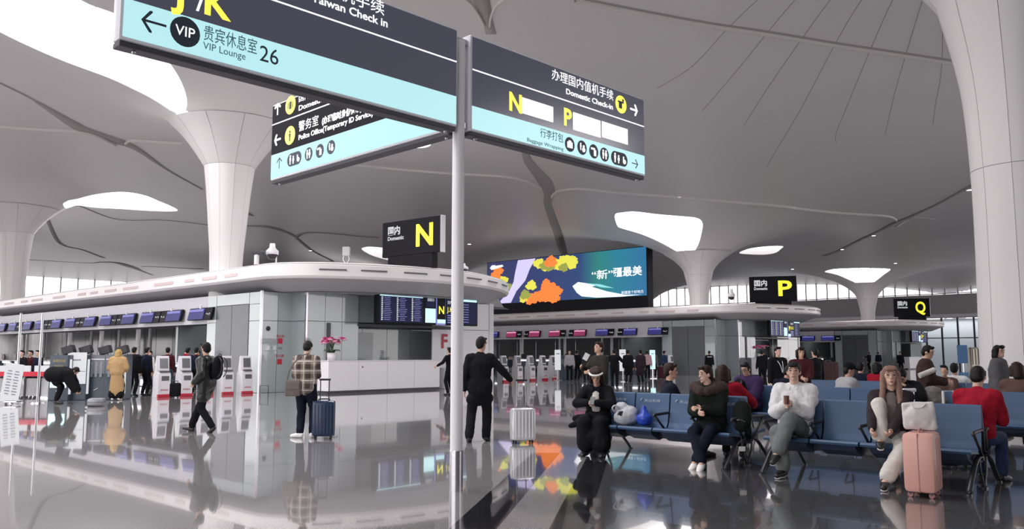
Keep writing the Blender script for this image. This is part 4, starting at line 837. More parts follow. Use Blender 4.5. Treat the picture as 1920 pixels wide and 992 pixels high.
def person(label, loc, face, Ht, top, bottom, shoe=None, hair=HAIRB, skin=0, det=2, pose='stand', group=None, **o):
    """face: world heading (radians, direction the body's +y points to is measured from world +y, clockwise)."""
    k = Ht / 1.72; t = thing('person', label, 'person', loc, -face, group); shoe = shoe or SHOEB; sk = SKINS[skin % 3]
    vb = {3: .0085, 2: .014, 1: .019, 0: .026}[det]; vc = {3: .013, 2: .017, 1: .022, 0: .03}[det]
    g = lambda n, d: o.get(n, d)
    sit = pose == 'sit'
    pel = V(g('pel', (0, 0, .555) if sit else (0, 0, .93 * k))); up = V(g('lean', (0, .02, 1))).normalized()
    tw = g('twist', 0.0); rt = V((math.cos(tw), math.sin(tw), 0)); rt = (rt - up * rt.dot(up)).normalized(); fw = up.cross(rt)
    waist = pel + up * .15 * k; chest = pel + up * .33 * k; nb = pel + up * .485 * k; sh = {s: pel + up * .43 * k + rt * s * .175 * k for s in (-1, 1)}
    hy, hp = g('head', (0, 0)) # yaw (left +), pitch (down +)
    R_ = Matrix.Rotation(hy, 3, V((0, 0, 1))); hf = R_ @ V((0, 1, 0)); hr = hf.cross(V((0, 0, 1))); Rp = Matrix.Rotation(-hp, 3, hr); hf = Rp @ hf; hu = hr.cross(hf); HM = Matrix((hr, hf, hu)).transposed()
    nk = g('neck', None); hc = nb + (up * .4 + V((0, 0, .6))).normalized() * .085 * k + hu * .095 * k + hf * .02 if nk is None else V(nk)
    hips = {s: pel + rt * s * .085 * k - V((0, 0, .03)) for s in (-1, 1)}
    if sit: dfa = {s: V((s * .11, .46, .085)) for s in (-1, 1)}; dfw = {s: V((s * .10, .36, .66)) for s in (-1, 1)}
    else: dfa = {s: V((s * .10, -.02, .085)) for s in (-1, 1)}; dfw = {s: V((s * .25, .04, .83 * k)) for s in (-1, 1)}
    an = {-1: V(g('la', dfa[-1])), 1: V(g('ra', dfa[1]))}; wr = {-1: V(g('lw', dfw[-1])), 1: V(g('rw', dfw[1]))}
    kh = {-1: V(g('lk', (-.1, 1, .3))), 1: V(g('rk', (.1, 1, .3)))}; eh = {-1: V(g('le', (-.5, -.7, -.3))), 1: V(g('re', (.5, -.7, -.3)))}
    kn = {}; el = {}
    for s in (-1, 1):
        kn[s], an[s] = ik(hips[s], an[s], .43 * k, .42 * k, kh[s]); el[s], wr[s] = ik(sh[s], wr[s], .285 * k, .25 * k, eh[s])
    toe = {-1: V(g('lt', (-.15, 1, -.1))).normalized(), 1: V(g('rt', (.15, 1, -.1))).normalized()}
    # ---- body: one continuous surface
    it = [('c', pel, .105 * k, waist, .095 * k, rt, 1.3), ('c', waist, .095 * k, chest, .105 * k, rt, 1.35), ('c', chest, .1 * k, pel + up * .42 * k, .07 * k, rt, 1.7), ('c', nb - up * .06, .058 * k, hc - hu * .05, .052 * k)]
    hs = .97 * k if k < 1.05 else 1.0
    it += [('e', hc + hu * .02, (.077 * hs, .094 * hs, .098 * hs), HM), ('e', hc + hf * .022 - hu * .045, (.056 * hs, .066 * hs, .07 * hs), HM), ('c', hc + hf * .095 * hs + hu * .01, .008, hc + hf * .104 * hs - hu * .018, .013), ('e', hc + hf * .083 * hs - hu * .058, (.025, .014, .012), HM), ('e', hc + hf * .07 - hu * .088, (.026, .02, .018), HM)]
    for s in (-1, 1):
        it += [('e', hc + hr * s * .078 * hs - hf * .005 - hu * .01, (.010, .02, .032), HM), ('e', hc + hr * s * .034 + hf * .078 * hs + hu * .035, (.026, .014, .010), HM)]
        it += [('c', sh[s] - rt * s * .04, .062 * k, sh[s], .056 * k), ('c', sh[s], .053 * k, el[s], .04 * k), ('c', el[s], .04 * k, wr[s], .026 * k)]
        it += [('c', hips[s], .085 * k, kn[s], .055 * k), ('c', kn[s], .055 * k, an[s], .036 * k), ('c', an[s], .036 * k, an[s] + toe[s] * .05 - V((0, 0, .02)), .035), ('c', an[s] - V((0, 0, .045)), .033, an[s] + toe[s] * .15 * k - V((0, 0, .05)), .027)]
        fa = (wr[s] - el[s]).normalized(); hd = V(g('lh' if s < 0 else 'rh', fa)).normalized(); pn = V(g('ln' if s < 0 else 'rn', (-s * .9, .3, 0))); pn = (pn - hd * pn.dot(hd)).normalized(); sd = hd.cross(pn)  # pn: palm normal (fingers curl to it)
        cl = g('curl', {}).get(s, .35) if isinstance(g('curl', {}), dict) else g('curl', .35)
        pm = Matrix((sd, pn, hd)).transposed(); pc = wr[s] + hd * .05 * k; it.append(('e', pc, (.040 * k, .015 * k, .052 * k), pm)); it.append(('c', wr[s], .025 * k, pc, .024 * k))
        for q, (off, ln) in enumerate(((-.029, .066), (-.010, .078), (.010, .074), (.028, .058))):
            a_ = wr[s] + hd * .088 * k + sd * off * k; d1 = (hd * math.cos(cl) + pn * math.sin(cl) + sd * off * 1.5).normalized(); d2 = (hd * math.cos(cl * 2.6) + pn * math.sin(cl * 2.6)).normalized(); rf = max(.0088 * k, vb * .72)
            b2 = a_ + d1 * ln * .5 * k; it += [('c', a_ - hd * .012, rf * 1.05, b2, rf, None, 1, 8, 3), ('c', b2, rf, b2 + d2 * ln * .5 * k, rf * .9, None, 1, 8, 3)]
        ts = 1 if sd.dot(V((0, 1, .4))) > 0 else -1; a_ = wr[s] + hd * .03 * k + sd * ts * .028 * k; b2 = a_ + (hd * .6 + sd * ts * .7 + pn * .3).normalized() * .036 * k; rf = max(.0105 * k, vb * .75)
        it += [('c', a_, rf * 1.2, b2, rf, None, 1, 8, 3), ('c', b2, rf, b2 + (hd * .85 + pn * .4 + sd * ts * .15).normalized() * .03 * k, rf * .9, None, 1, 8, 3)]
    fuse('body', it, vb, sk, t, smooth=2)
    # ---- trousers
    leg = g('legr', (.098, .072, .062)); pad = []
    if g('skirt', None) is None:
        pad = [('c', pel - up * .02, .125 * k, waist - up * .03, .112 * k, rt, 1.3)]
        for s in (-1, 1): pad += [('c', hips[s], leg[0] * k, kn[s], leg[1] * k), ('c', kn[s], leg[1] * k, an[s].lerp(kn[s], g('hem', .06)), leg[2] * k)]
    else:
        for s in (-1, 1): pad += [('c', hips[s], .12 * k, kn[s], .13 * k), ('c', kn[s], .125 * k, an[s].lerp(kn[s], .25), .15 * k)]
        pad += [('c', hips[-1].lerp(kn[-1], .6), .12, hips[1].lerp(kn[1], .6), .12), ('c', kn[-1].lerp(an[-1], .5), .12, kn[1].lerp(an[1], .5), .12), ('c', pel, .13, waist, .12, rt, 1.3)]
    fuse('trousers' if g('skirt', None) is None else 'skirt', pad, vc, bottom, t, disp=.022 if det >= 2 else .012)
    # ---- top
    p = g('puff', .012); ar = g('arm', .062 + p * .8); it = [('c', pel + up * g('tophem', .02), (.118 + p) * k, waist, (.108 + p) * k, rt, 1.32), ('c', waist, (.108 + p) * k, chest, (.118 + p) * k, rt, 1.4), ('c', chest, (.11 + p) * k, pel + up * .42 * k, (.078 + p) * k, rt, 1.75), ('c', pel + up * .42 * k, .075 * k, nb, .066 * k, rt, 1.15)]
    for s in (-1, 1): it += [('c', sh[s] - rt * s * .04, (.066 + p) * k, sh[s], ar * 1.04 * k), ('c', sh[s], ar * k, el[s], ar * .86 * k), ('c', el[s], ar * .86 * k, wr[s].lerp(el[s], .06), (ar * .66) * k)]
    if g('coat', 0):
        for s in (-1, 1): it += [('c', hips[s] + V((0, 0, .04)), .125 * k, hips[s].lerp(kn[s], g('coat', 1)) if g('coat', 1) <= 1 else kn[s], .12 * k)]
        if g('coat', 1) > 1:
            for s in (-1, 1): it += [('c', kn[s], .12 * k, kn[s].lerp(an[s], g('coat', 1) - 1), .13 * k)]
            it += [('c', kn[-1], .11, kn[1], .11), ('c', pel, .15 * k, (kn[-1] + kn[1] + an[-1] + an[1]) / 4, .19 * k, rt, 1.3)]
        it += [('c', hips[-1].lerp(kn[-1], .5), .12 * k, hips[1].lerp(kn[1], .5), .12 * k)]
    tp = fuse(g('topname', 'jacket'), it, vc, top, t, disp=g('fold', .022) if det >= 2 else .012, tex=TEXP if p > .03 else TEXC)
    if g('collar', None): fuse('collar', [('c', nb + rt * -.05, .035, nb + fw * .05, .03), ('c', nb + rt * .05, .035, nb + fw * .05, .03), ('c', nb - rt * .05 - fw * .03, .035, nb + rt * .05 - fw * .03, .035)], vc, g('collar', top), t)
    if g('shirt', None):
        fuse('shirt_front', [('c', nb + fw * .045 - up * .03, .04, chest + fw * (.103 + p), .03 * k, rt, 2.0), ('c', chest + fw * (.103 + p), .03 * k, waist + fw * (.098 + p), .03 * k, rt, 2.4)] + ([('c', waist + fw * (.09 + p), .06 * k, pel + fw * (.10 + p) + up * .02, .07 * k, rt, 1.2)] if g('shirtlong', 0) else []), vc, g('shirt', None), t, disp=.008)
    hq = g('hoodk', 1.0)
    if g('hood', None): fuse('hood', [('c', nb - fw * .06 - rt * .09, .05 * hq, nb - fw * .11, .065 * hq), ('c', nb - fw * .06 + rt * .09, .05 * hq, nb - fw * .11, .065 * hq), ('c', nb - rt * .095 * hq, .045 * hq, nb + fw * .08 * hq - rt * .045 - up * .03, .035 * hq), ('c', nb + rt * .095 * hq, .045 * hq, nb + fw * .08 * hq + rt * .045 - up * .03, .035 * hq)], vc, g('hood', top), t, disp=.015)
    # ---- shoes
    for s in (-1, 1):
        d0 = V((toe[s].x, toe[s].y, 0)); sdv = V((-toe[s].y, toe[s].x, 0)); h0 = an[s] - V((0, 0, .038)); tz = toe[s] * .165 * k
        if 'shoedir' in o and s in o['shoedir']: pass
        sh_ = fuse('shoe', [('c', h0 - toe[s] * .03, .043 * k, h0 + toe[s] * .06, .045 * k), ('c', h0 + toe[s] * .05, .043 * k, h0 + tz - V((0, 0, .008)), .032 * k, sdv, 1.25), ('c', an[s] + V((0, 0, .01)), .046 * k, h0, .045 * k)], max(vb, .010), shoe, t, smooth=2)
        if g('sole', None) and det >= 2: fuse('sole', [('c', h0 - toe[s] * .03 - V((0, 0, .034)), .02, h0 + tz * .95 - V((0, 0, .034)), .02, sdv, 1.9)], .011, g('sole', None), sh_, smooth=1)
    # ---- hair, face
    hk = g('hairk', 'short'); it = [('e', hc - hf * .016 + hu * .032, (.088 * hs, .098 * hs, .102 * hs), HM), ('e', hc - hf * .045 - hu * .01, (.080 * hs, .062 * hs, .085 * hs), HM)]
    if hk != 'bald':
        it += [('c', hc + hf * .062 + hu * .098 - hr * .045, .022, hc + hf * .062 + hu * .098 + hr * .045, .022)]
        if hk in ('fringe', 'long', 'bob'): it += [('c', hc + hf * .085 + hu * .075 - hr * .04, .016, hc + hf * .088 + hu * .075 + hr * .04, .016)]
        if hk == 'bob': it += [('c', hc + hr * s_ * .08 + hu * .04, .03, hc + hr * s_ * .085 - hu * .08, .03) for s_ in (-1, 1)] + [('c', hc - hf * .07, .05, hc - hf * .065 - hu * .10, .055, hr, 1.5)]
        if hk == 'long':
            for s_ in (-1, 1): it += [('c', hc + hr * s_ * .05 + hu * .085 + hf * .025, .026, hc + hr * s_ * .084 + hu * .01 + hf * .015, .020), ('c', hc + hr * s_ * .074 + hu * .03, .034, hc + hr * s_ * .085 - hu * .11 + hf * .02, .036), ('c', hc + hr * s_ * .085 - hu * .11 + hf * .02, .036, chest + rt * s_ * .095 + fw * (.105 + p), .034), ('c', chest + rt * s_ * .095 + fw * (.105 + p), .034, waist + rt * s_ * .09 + fw * (.115 + p), .016)]
            it += [('c', hc - hf * .07, .05, nb - fw * .08, .07, rt, 1.4), ('c', nb - fw * .08, .06, chest - fw * .13, .05, rt, 1.6)]
        if hk == 'bun': it += [('e', hc - hf * .085 + hu * .09, (.045, .045, .045), HM)]
        fuse('hair', it, max(vb, .011), hair, t, disp=.014 if det >= 2 else .006, smooth=2)
    if g('cap', None): fuse('cap', [('e', hc - hf * .01 + hu * .065, (.096, .108, .075), HM), ('c', hc + hf * .09 + hu * .05, .014, hc + hf * .15 + hu * .035, .012, hr, 3.5)], .012, g('cap', None), t)
    if det >= 2 and g('faceon', True):
        for s in (-1, 1):
            e_ = MB().ell(hc + hr * s * .033 + hf * .088 * hs + hu * .016, (.015, .008, .0065), HM, 10, 6).build('eye', EYE, t, True)
            MB().tube([hc + hr * s * .017 + hf * .097 * hs + hu * .040, hc + hr * s * .035 + hf * .094 * hs + hu * .045, hc + hr * s * .053 + hf * .083 * hs + hu * .039], .004, 6).build('eyebrow', hair if hk != 'bald' else HAIRB, t, True)
        MB().ell(hc + hf * .096 * hs - hu * .058, (.021, .006, .0075), HM, 12, 6).build('mouth', LIP, t, True)
    if g('mask', None): MB().ell(hc + hf * .062 - hu * .045, (.062, .055, .048), HM).build('face_mask', g('mask', None), t, True)
    if g('glasses', 0):
        m = MB()
        for s in (-1, 1): m.tube([hc + hr * (s * .034 + .024 * math.cos(a * math.pi / 6)) + hf * .102 + hu * (.018 + .019 * math.sin(a * math.pi / 6)) for a in range(12)], .003, 5, closed=True)
        m.tube([hc - hr * .012 + hf * .103 + hu * .02, hc + hr * .012 + hf * .103 + hu * .02], .003, 5); m.build('spectacles', BLACK, t, True)
    t['_j'] = 0; del t['_j']
    J = dict(hc=hc, hf=hf, hr=hr, hu=hu, HM=HM, nb=nb, sh=sh, el=el, wr=wr, kn=kn, an=an, chest=chest, waist=waist, pel=pel, fw=fw, rt=rt, up=up, hips=hips)
    return t, J
def wpos(t, v): return Matrix.Translation(t.location) @ Matrix.Rotation(t.rotation_euler.z, 4, 'Z') @ V(v)
def phone(t, J, s, label):
    q = wpos(t, J['wr'][s] + (J['wr'][s] - J['el'][s]).normalized() * .08 + V((0, 0, .02))); p_ = thing('phone', label, 'phone', q, t.rotation_euler.z)
    M = Matrix.Rotation(-.8, 3, 'X'); MB().box((0, 0, 0), (.072, .15, .009), M, ch=.003).build('phone_body', BLACK, p_); MB().box(M @ V((0, 0, -.0052)), (.064, .138, .001), M).build('phone_screen', DARK, p_)
PI = math.pi
def rowt(s, px):
    u = (px - 960) / F / 1.008; b0 = SB(s, 0); return (b0.x - u * b0.y) / (u * B.y - B.x)
def seat_at(side, s0, px):
    s = s0 + side * .235; return SB(s, rowt(s, px))
FA, FB = -2.42, .72     # facing -A and +A
blk = cloth('black', (.008, .008, .010)); navy = cloth('navy', (.010, .013, .026)); dgrey = cloth('charcoal', (.035, .035, .04)); olive = cloth('dark_olive', (.012, .015, .013)); maroon = cloth('maroon', (.06, .014, .018)); red = cloth('red', (.30, .010, .025)); tan = cloth('tan', (.46, .30, .15))
white = cloth('white', (.72, .72, .73), bump=.25); grey = cloth('grey', (.13, .13, .14)); lgrey = cloth('light_grey', (.36, .36, .38)); jean = cloth('denim', (.06, .09, .15)); brown = cloth('brown', (.10, .06, .05)); wgrey = cloth('washed_grey', (.17, .19, .19)); cream = cloth('cream', (.62, .60, .56)); purple = cloth('purple', (.05, .03, .09)); leather = mat('black_leather', (.006, .0065, .007), .42, bump=.3, scale=12); dblue = cloth('dark_blue', (.03, .05, .11)); fur = cloth('brown_fur', (.06, .042, .038), bump=1.0, scale=60); pink = cloth('dusty_pink', (.5, .33, .36))
# plaid shirt cloth
plaid = bpy.data.materials.new('cloth_plaid'); plaid.use_nodes = True; nt = plaid.node_tree; b = nt.nodes['Principled BSDF']; b.inputs['Roughness'].default_value = .85
tc = nt.nodes.new('ShaderNodeTexCoord'); acc = None
def band(axis, per, wd, off=0):
    s = nt.nodes.new('ShaderNodeSeparateXYZ'); nt.links.new(tc.outputs['Object'], s.inputs[0]); a = nt.nodes.new('ShaderNodeMath'); a.operation = 'ADD'; a.inputs[1].default_value = 10 + off; nt.links.new(s.outputs[axis], a.inputs[0])
    m_ = nt.nodes.new('ShaderNodeMath'); m_.operation = 'MODULO'; m_.inputs[1].default_value = per; nt.links.new(a.outputs[0], m_.inputs[0]); c = nt.nodes.new('ShaderNodeMath'); c.operation = 'LESS_THAN'; c.inputs[1].default_value = wd; nt.links.new(m_.outputs[0], c.inputs[0]); return c.outputs[0]
def mixc(f, c1, c2):
    m_ = nt.nodes.new('ShaderNodeMix'); m_.data_type = 'RGBA'; nt.links.new(f, m_.inputs[0])
    for i, c in ((6, c1), (7, c2)):
        if isinstance(c, tuple): m_.inputs[i].default_value = (*c, 1)
        else: nt.links.new(c, m_.inputs[i])
    return m_.outputs[2]
c0 = mixc(band(0, .17, .085), (.30, .25, .21), (.055, .035, .032)); c1 = mixc(band(2, .17, .085, .02), (.28, .23, .2), (.05, .03, .03)); cm = nt.nodes.new('ShaderNodeMix'); cm.data_type = 'RGBA'; cm.inputs[0].default_value = .5; nt.links.new(c0, cm.inputs[6]); nt.links.new(c1, cm.inputs[7])
c2 = mixc(band(0, .17, .014, .04), cm.outputs[2], (.62, .57, .52)); c3 = mixc(band(2, .17, .014, .06), c2, (.62, .57, .52)); nt.links.new(c3, b.inputs['Base Color'])
# --- walking man
p, J = person('man in a black leather jacket striding past with a black backpack', gr(384, 811), -PI / 2 + .25, 1.72, leather, blk, SHOEB, HAIRB, 2, 3, pel=(0, 0, .90), lean=(0, .05, 1), la=(-.08, -.22, .11), ra=(.07, .34, .09), lk=(0, 1, .1), rk=(0, 1, .2), lt=(0, .75, -.65), rt=(0, 1, .12), lw=(-.24, .10, .93), rw=(.25, .16, .90), head=(-.35, .12), collar=leather, coat=.3, puff=.045, legr=(.10, .075, .066), fold=.03)
bp = backpack('black backpack worn by the striding man', wpos(p, (0, -.22, .98)), p.rotation_euler.z + PI, .95, blk)
# --- plaid man
p, J = person('man in a brown and cream plaid shirt seen from behind, head bowed', gr(570, 821), .04, 1.72, plaid, navy, SHOEW, HAIRB, 0, 3, puff=.03, fold=.012, lw=(-.07, .26, 1.10), rw=(.07, .26, 1.10), le=(-.45, -.5, -.8), re=(.45, -.5, -.8), head=(0, .55), la=(-.07, -.02, .085), ra=(.13, .05, .085), legr=(.115, .08, .065), topname='shirt', tophem=-.05, collar=white, arm=.075, rt=(.1, 1, -.05), lt=(-1, .35, -.05))
phone(p, J, 1, 'phone held in front of the man in plaid')
q = thing('shoulder_bag', 'grey-brown crossbody bag hanging at the hip of the man in plaid', 'bag', wpos(p, (-.17, -.17, .74)), p.rotation_euler.z + PI + .15); bagm = cloth('taupe', (.16, .135, .125))
MB().box((0, 0, .13), (.26, .10, .28), ch=.03).build('bag_body', bagm, q, 'auto'); MB().box((0, .052, .17), (.22, .012, .12), ch=.005).build('flap', bagm, q); MB().tube(cr([(.1, 0, .26), (.05, .06, .45), (-.10, .03, .66), (-.26, -.06, .74)], 6), .010, 6).build('strap', bagm, q)
suitcase('dark blue cabin suitcase with tall handle beside the man in plaid', gr(606, 823), .12, .38, .25, .60, mat('suitcase_navy', (.010, .028, .07), .25, var=.02), BLACK, 1.03, BLACK, 6)
# --- man in the black suit
p, J = person('man in a black suit seen from behind reaching out to his silver suitcase', gr(900, 828), .05, 1.76, blk, blk, SHOEB, HAIRB, 2, 3, puff=.022, fold=.012, rw=(.50, .22, 1.02), re=(.6, -.4, -.6), lw=(-.27, .02, .86), la=(-.16, -.22, .11), ra=(.10, .06, .085), lt=(-.1, 1, -.45), head=(-.55, .1), tophem=-.10, legr=(.105, .082, .075), coat=.12, hem=.02)
suitcase('silver suitcase standing at the hand of the man in the black suit', gr(980, 831), .25, .40, .25, .52, mat('suitcase_silver', (.72, .73, .75), .25, .5, .03), BLACK, 1.04, STEEL, 6)
# --- front bench
s1 = seat_at(-1, 0, 1122)
p, J = person('young woman in a black coat and white-banded beret sitting bent over her phone', s1, -2.80, 1.60, blk, blk, SHOEB, HAIRN, 1, 3, 'sit', lean=(0, .22, 1), head=(.1, .42), lw=(-.05, .36, .76), rw=(.07, .36, .76), le=(-1, -.3, -.3), re=(1, -.3, -.3), coat=.75, puff=.035, shirt=cream, hairk='bob', skirt=1, la=(-.14, .42, .085), ra=(.10, .36, .085), hood=blk, pel=(0, 0, .53), curl=.8)
fuse('coat_tail', [('c', (.12, -.02, .50), .09, (.36, .02, .50), .05), ('c', (.2, .1, .47), .07, (.40, .12, .40), .04)], .015, blk, p, disp=.02)
fuse('beret', [('e', J['hc'] + J['hu'] * .09 - J['hf'] * .02, (.105, .115, .05), J['HM'])], .012, HAIRN, p, disp=.01); MB().tube([J['hc'] + J['hu'] * .072 + (J['hf'] * math.cos(a) * .108 + J['hr'] * math.sin(a) * .094) for a in [x * .24 - 1.44 for x in range(13)]], .016, 8).build('headband', SHOEW, p, True)
phone(p, J, 1, 'phone in the hands of the woman with the beret')
def lump(name, label, loc, m, items, cat='bag', vox=.014, disp=.03):
    t = thing(name, label, cat, loc); fuse('bag_body', items, vox, m, t, disp=disp); return t
q = SB(-.27, rowt(-.27, 1172)) + V((0, 0, .435)); t = lump('cloth_bag', 'white puffy cloth bag resting on the blue seat beside the woman in the beret', q, cloth('white_nylon', (.50, .51, .55)), [('e', (0, 0, .12), (.18, .13, .12)), ('e', (-.06, .05, .26), (.11, .1, .07)), ('e', (.05, 0, .17), (.12, .12, .12))])
MB().tube(cr([(-.16, -.06, .2), (-.2, -.08, .25), (-.16, -.08, .29), (-.11, -.06, .24)], 4), .014, 6).build('handle', cloth('white_nylon', (.5, .51, .55)), t, True)
q = SB(-.22, rowt(-.22, 1207)) + V((0, 0, .44)); lump('plastic_bag', 'bright blue plastic bag slumped behind the white bag on the seat', q, mat('blue_plastic', (.02, .06, .42), .35, bump=.5), [('e', (0, 0, .10), (.12, .11, .10)), ('c', (0, 0, .12), .09, (.0, .03, .26), .03)])
s2 = seat_at(-1, 0, 1333)
p, J = person('woman in a black jacket with a brown fur hood sitting with crossed ankles', s2, -2.55, 1.66, olive, navy, SHOEW, HAIRN, 0, 3, 'sit', lean=(.03, .14, 1), head=(-.75, .12), lw=(-.0, .32, .74), rw=(.05, .36, .70), le=(-.6, -.3, -.8), re=(.6, -.3, -.8), puff=.045, hood=fur, hoodk=1.9, hairk='short', la=(.06, .46, .10), ra=(-.05, .54, .10), lk=(-.3, 1, .3), rk=(.3, 1, .3), lt=(.2, 1, -.55), rt=(-.1, 1, -.45), legr=(.11, .085, .075), coat=.4)
backpack('dark olive backpack slumped on the seat beside the fur-hooded woman', SB(-.24, rowt(-.24, 1388)) + V((0, 0, .45)), BR + .2, .85, olive)
t = thing('luggage_tag', 'pale luggage tag hanging under the dark backpack', 'tag', SB(-.5, rowt(-.5, 1387)) + V((0, 0, .27))); MB().box((0, 0, 0), (.085, .008, .06), ch=.003).build('card', cream, t); MB().tube([(0, 0, .03), (0, .03, .16)], .004, 5).build('cord', BLACK, t)
s3 = seat_at(-1, 0, 1488)
p, J = person('young man in a white puffer jacket and grey trousers holding a drink', s3, -2.62, 1.76, white, wgrey, SHOEB, HAIRB, 0, 3, 'sit', lean=(0, -.02, 1), head=(.12, -.03), lw=(-.03, .30, .86), rw=(.06, .30, .84), le=(-.5, -.5, -1), re=(.7, -.4, -1), puff=.045, fold=.05, hood=white, shirt=cream, hairk='fringe', ra=(.06, .50, .10), la=(.11, .56, .30), lk=(-.05, .6, 1), rk=(.2, 1, .5), lt=(.15, 1, -.35), rt=(.25, 1, -.05), legr=(.105, .095, .09), sole=SHOEW, hem=.12, curl=.9)
q = wpos(p, (.015, .40, .86)); t = thing('drink_cup', 'small dark drink cup held by the young man in the white puffer jacket', 'cup', q); MB().lathe([(0, 0), (.026, 0), (.033, .09), (.033, .10), (0, .10)], seg=16).build('cup', mat('cup_brown', (.12, .05, .04), .4), t, 'auto')
s4 = seat_at(-1, 0, 1668)
p, J = person('young woman with very long pinkish-brown hair hugging her raised knee', s4, -2.72, 1.68, cloth('dark_sweat', (.035, .028, .032)), cream, SHOEB, HAIRD, 0, 3, 'sit', lean=(.0, .06, 1), head=(.12, .0), hairk='long', puff=.018, topname='sweater', shirt=cloth('mauve_grey', (.17, .14, .14)), shirtlong=1, ra=(.13, .33, .50), rk=(.15, .7, 1), rt=(.0, 1, -.05), rw=(.21, .42, .63), lw=(.02, .40, .60), le=(-1, -.1, -.4), re=(1, .0, -.2), la=(.10, .60, .10), lk=(-.45, 1, .4), lt=(.1, 1, -.05), legr=(.10, .085, .095), sole=SHOEW, hem=.16, curl=.9)
pk = mat('suitcase_pink', (.66, .36, .30), .38, var=.015); ps = suitcase('dusty pink suitcase standing in front of the last seat of the front bench', gr(1733, 930), .92, .40, .30, .60, pk, mat('wheel_rose', (.35, .15, .14), .4), 0, mat('zip_rose', (.42, .2, .18), .5), 2)
t = thing('tote_bag', 'off-white tote bag lying on top of the pink suitcase', 'bag', ps.location + V((-.01, 0, .665)), -.5); tm = cloth('offwhite', (.60, .57, .57))
fuse('bag_body', [('c', (-.12, 0, .04), .035, (.13, 0, .04), .04), ('c', (-.12, 0, .04), .035, (-.145, .02, .26), .025), ('c', (.13, 0, .04), .04, (.12, .02, .28), .025), ('c', (-.145, .02, .26), .024, (.12, .02, .28), .024), ('c', (-.05, 0, .08), .06, (-.05, .02, .22), .045), ('c', (.06, 0, .08), .06, (.05, .02, .24), .045), ('e', (0, 0, .14), (.15, .06, .12))], .013, tm, t, disp=.012)
MB().tube(cr([(-.07, .0, .27), (-.04, -.05, .24), (.02, -.055, .235), (.07, -.0, .275)], 5), .007, 6).build('handle', tm, t, True)
# rear side of the front bench
person('man with short cropped hair in a dark jacket seated behind the front bench, looking aside', seat_at(1, 0, 1252), FB + .75, 1.70, navy, blk, SHOEB, HAIRN, 2, 2, 'sit', head=(-.2, .1), lw=(-.1, .35, .62), rw=(.1, .35, .62))
p, J = person('brown-haired woman in a red jacket sitting behind the fur-hooded woman', seat_at(1, 0, 1362), FB - .3, 1.66, red, blk, SHOEB, HAIRN, 0, 2, 'sit', hairk='bob', puff=.04, lean=(-.1, .05, 1), head=(.3, .1), lw=(-.15, .25, 1.08), le=(-1, 0, -.5), rw=(.3, .36, .75))
person('man in a red sweater bowing his head behind the last front seat', seat_at(1, 0, 1826), FB + .05, 1.72, red, dblue, SHOEB, HAIRB, 2, 2, 'sit', puff=.03, lean=(0, .16, 1), head=(0, .5), lw=(-.1, .4, .7), rw=(.1, .4, .7))
# second row
p, J = person('heavy man with glasses in a purple top sitting in the second row', seat_at(-1, 3.9, 1405), FA, 1.68, purple, blk, SHOEB, HAIRB, 2, 2, 'sit', puff=.06, glasses=1, lean=(0, .12, 1), head=(-.2, .35), lw=(-.05, .38, .72), rw=(.12, .36, .74), collar=blk)
backpack('black backpack with white piping on the knees of the man with glasses', wpos(p, (-.02, .42, .60)), p.rotation_euler.z, .9, blk)
lump('white_parcel', 'white bundle held beside the red jacket behind the front bench', seat_at(1, 0, 1385) + V((.05, .45, .98)), white, [('e', (0, 0, 0), (.12, .07, .06))], 'parcel', .014, .01)
for k_, (px, lab) in enumerate([(1462, 'dark-haired person bowed forward in the second row beside the man with glasses')]):
    person(lab, seat_at(1, 3.9, px), FB, 1.62, navy, blk, SHOEB, HAIRB, 1, 1, 'sit', lean=(.1, .35, 1), head=(-.5, .5), lw=(-.1, .4, .7), rw=(.1, .4, .7))
person('man in a black cap and pale grey puffer sitting in the second row', seat_at(1, 3.9, 1580), FB + .7, 1.66, lgrey, navy, SHOEB, HAIRB, 1, 2, 'sit', puff=.05, cap=blk, head=(-.35, .25), lean=(0, .15, 1), lw=(-.1, .4, .7), rw=(.1, .4, .7))
p, J = person('person in black slumped forward asleep behind the long-haired woman', seat_at(-1, 3.9, 1700), FA, 1.70, blk, blk, SHOEB, HAIRB, 2, 2, 'sit', puff=.05, lean=(0, .42, 1), head=(0, .9), lw=(-.12, .42, .95), rw=(.1, .45, .62), le=(-1, 0, -1))
q = SB(3.6, rowt(3.6, 1746)) + V((0, 0, .45)); lump('travel_bag', 'bulky grey holdall on the second row seat', q, cloth('holdall_grey', (.2, .19, .18)), [('e', (0, 0, .24), (.22, .16, .24)), ('e', (0, 0, .42), (.14, .12, .10))])
person('woman in a brown coat seated in the second row near the large column', seat_at(1, 3.9, 1908), FB + .2, 1.72, brown, blk, SHOEB, HAIRN, 2, 2, 'sit', puff=.05, head=(.6, .1), hairk='bob')
# third row
for px, s_, c_, lab, hk_ in ((1612, 1, navy, 'dark-haired person in navy seen from behind in the rear row', 'short'), (1643, 1, red, 'person in a bright red coat in the rear row', 'bob'), (1772, -1, brown, 'child in a brown coat peeping over the rear row', 'short'), (1792, 1, white, 'person in a white coat lying back in the rear row', 'short')):
    person(lab, seat_at(s_, 7.8, px), FB if s_ > 0 else FA, 1.62 if px != 1772 else 1.5, c_, blk, SHOEB, HAIRB, 1, 1, 'sit', puff=.04, hairk=hk_, lean=(0, .1 if px != 1792 else -.25, 1))
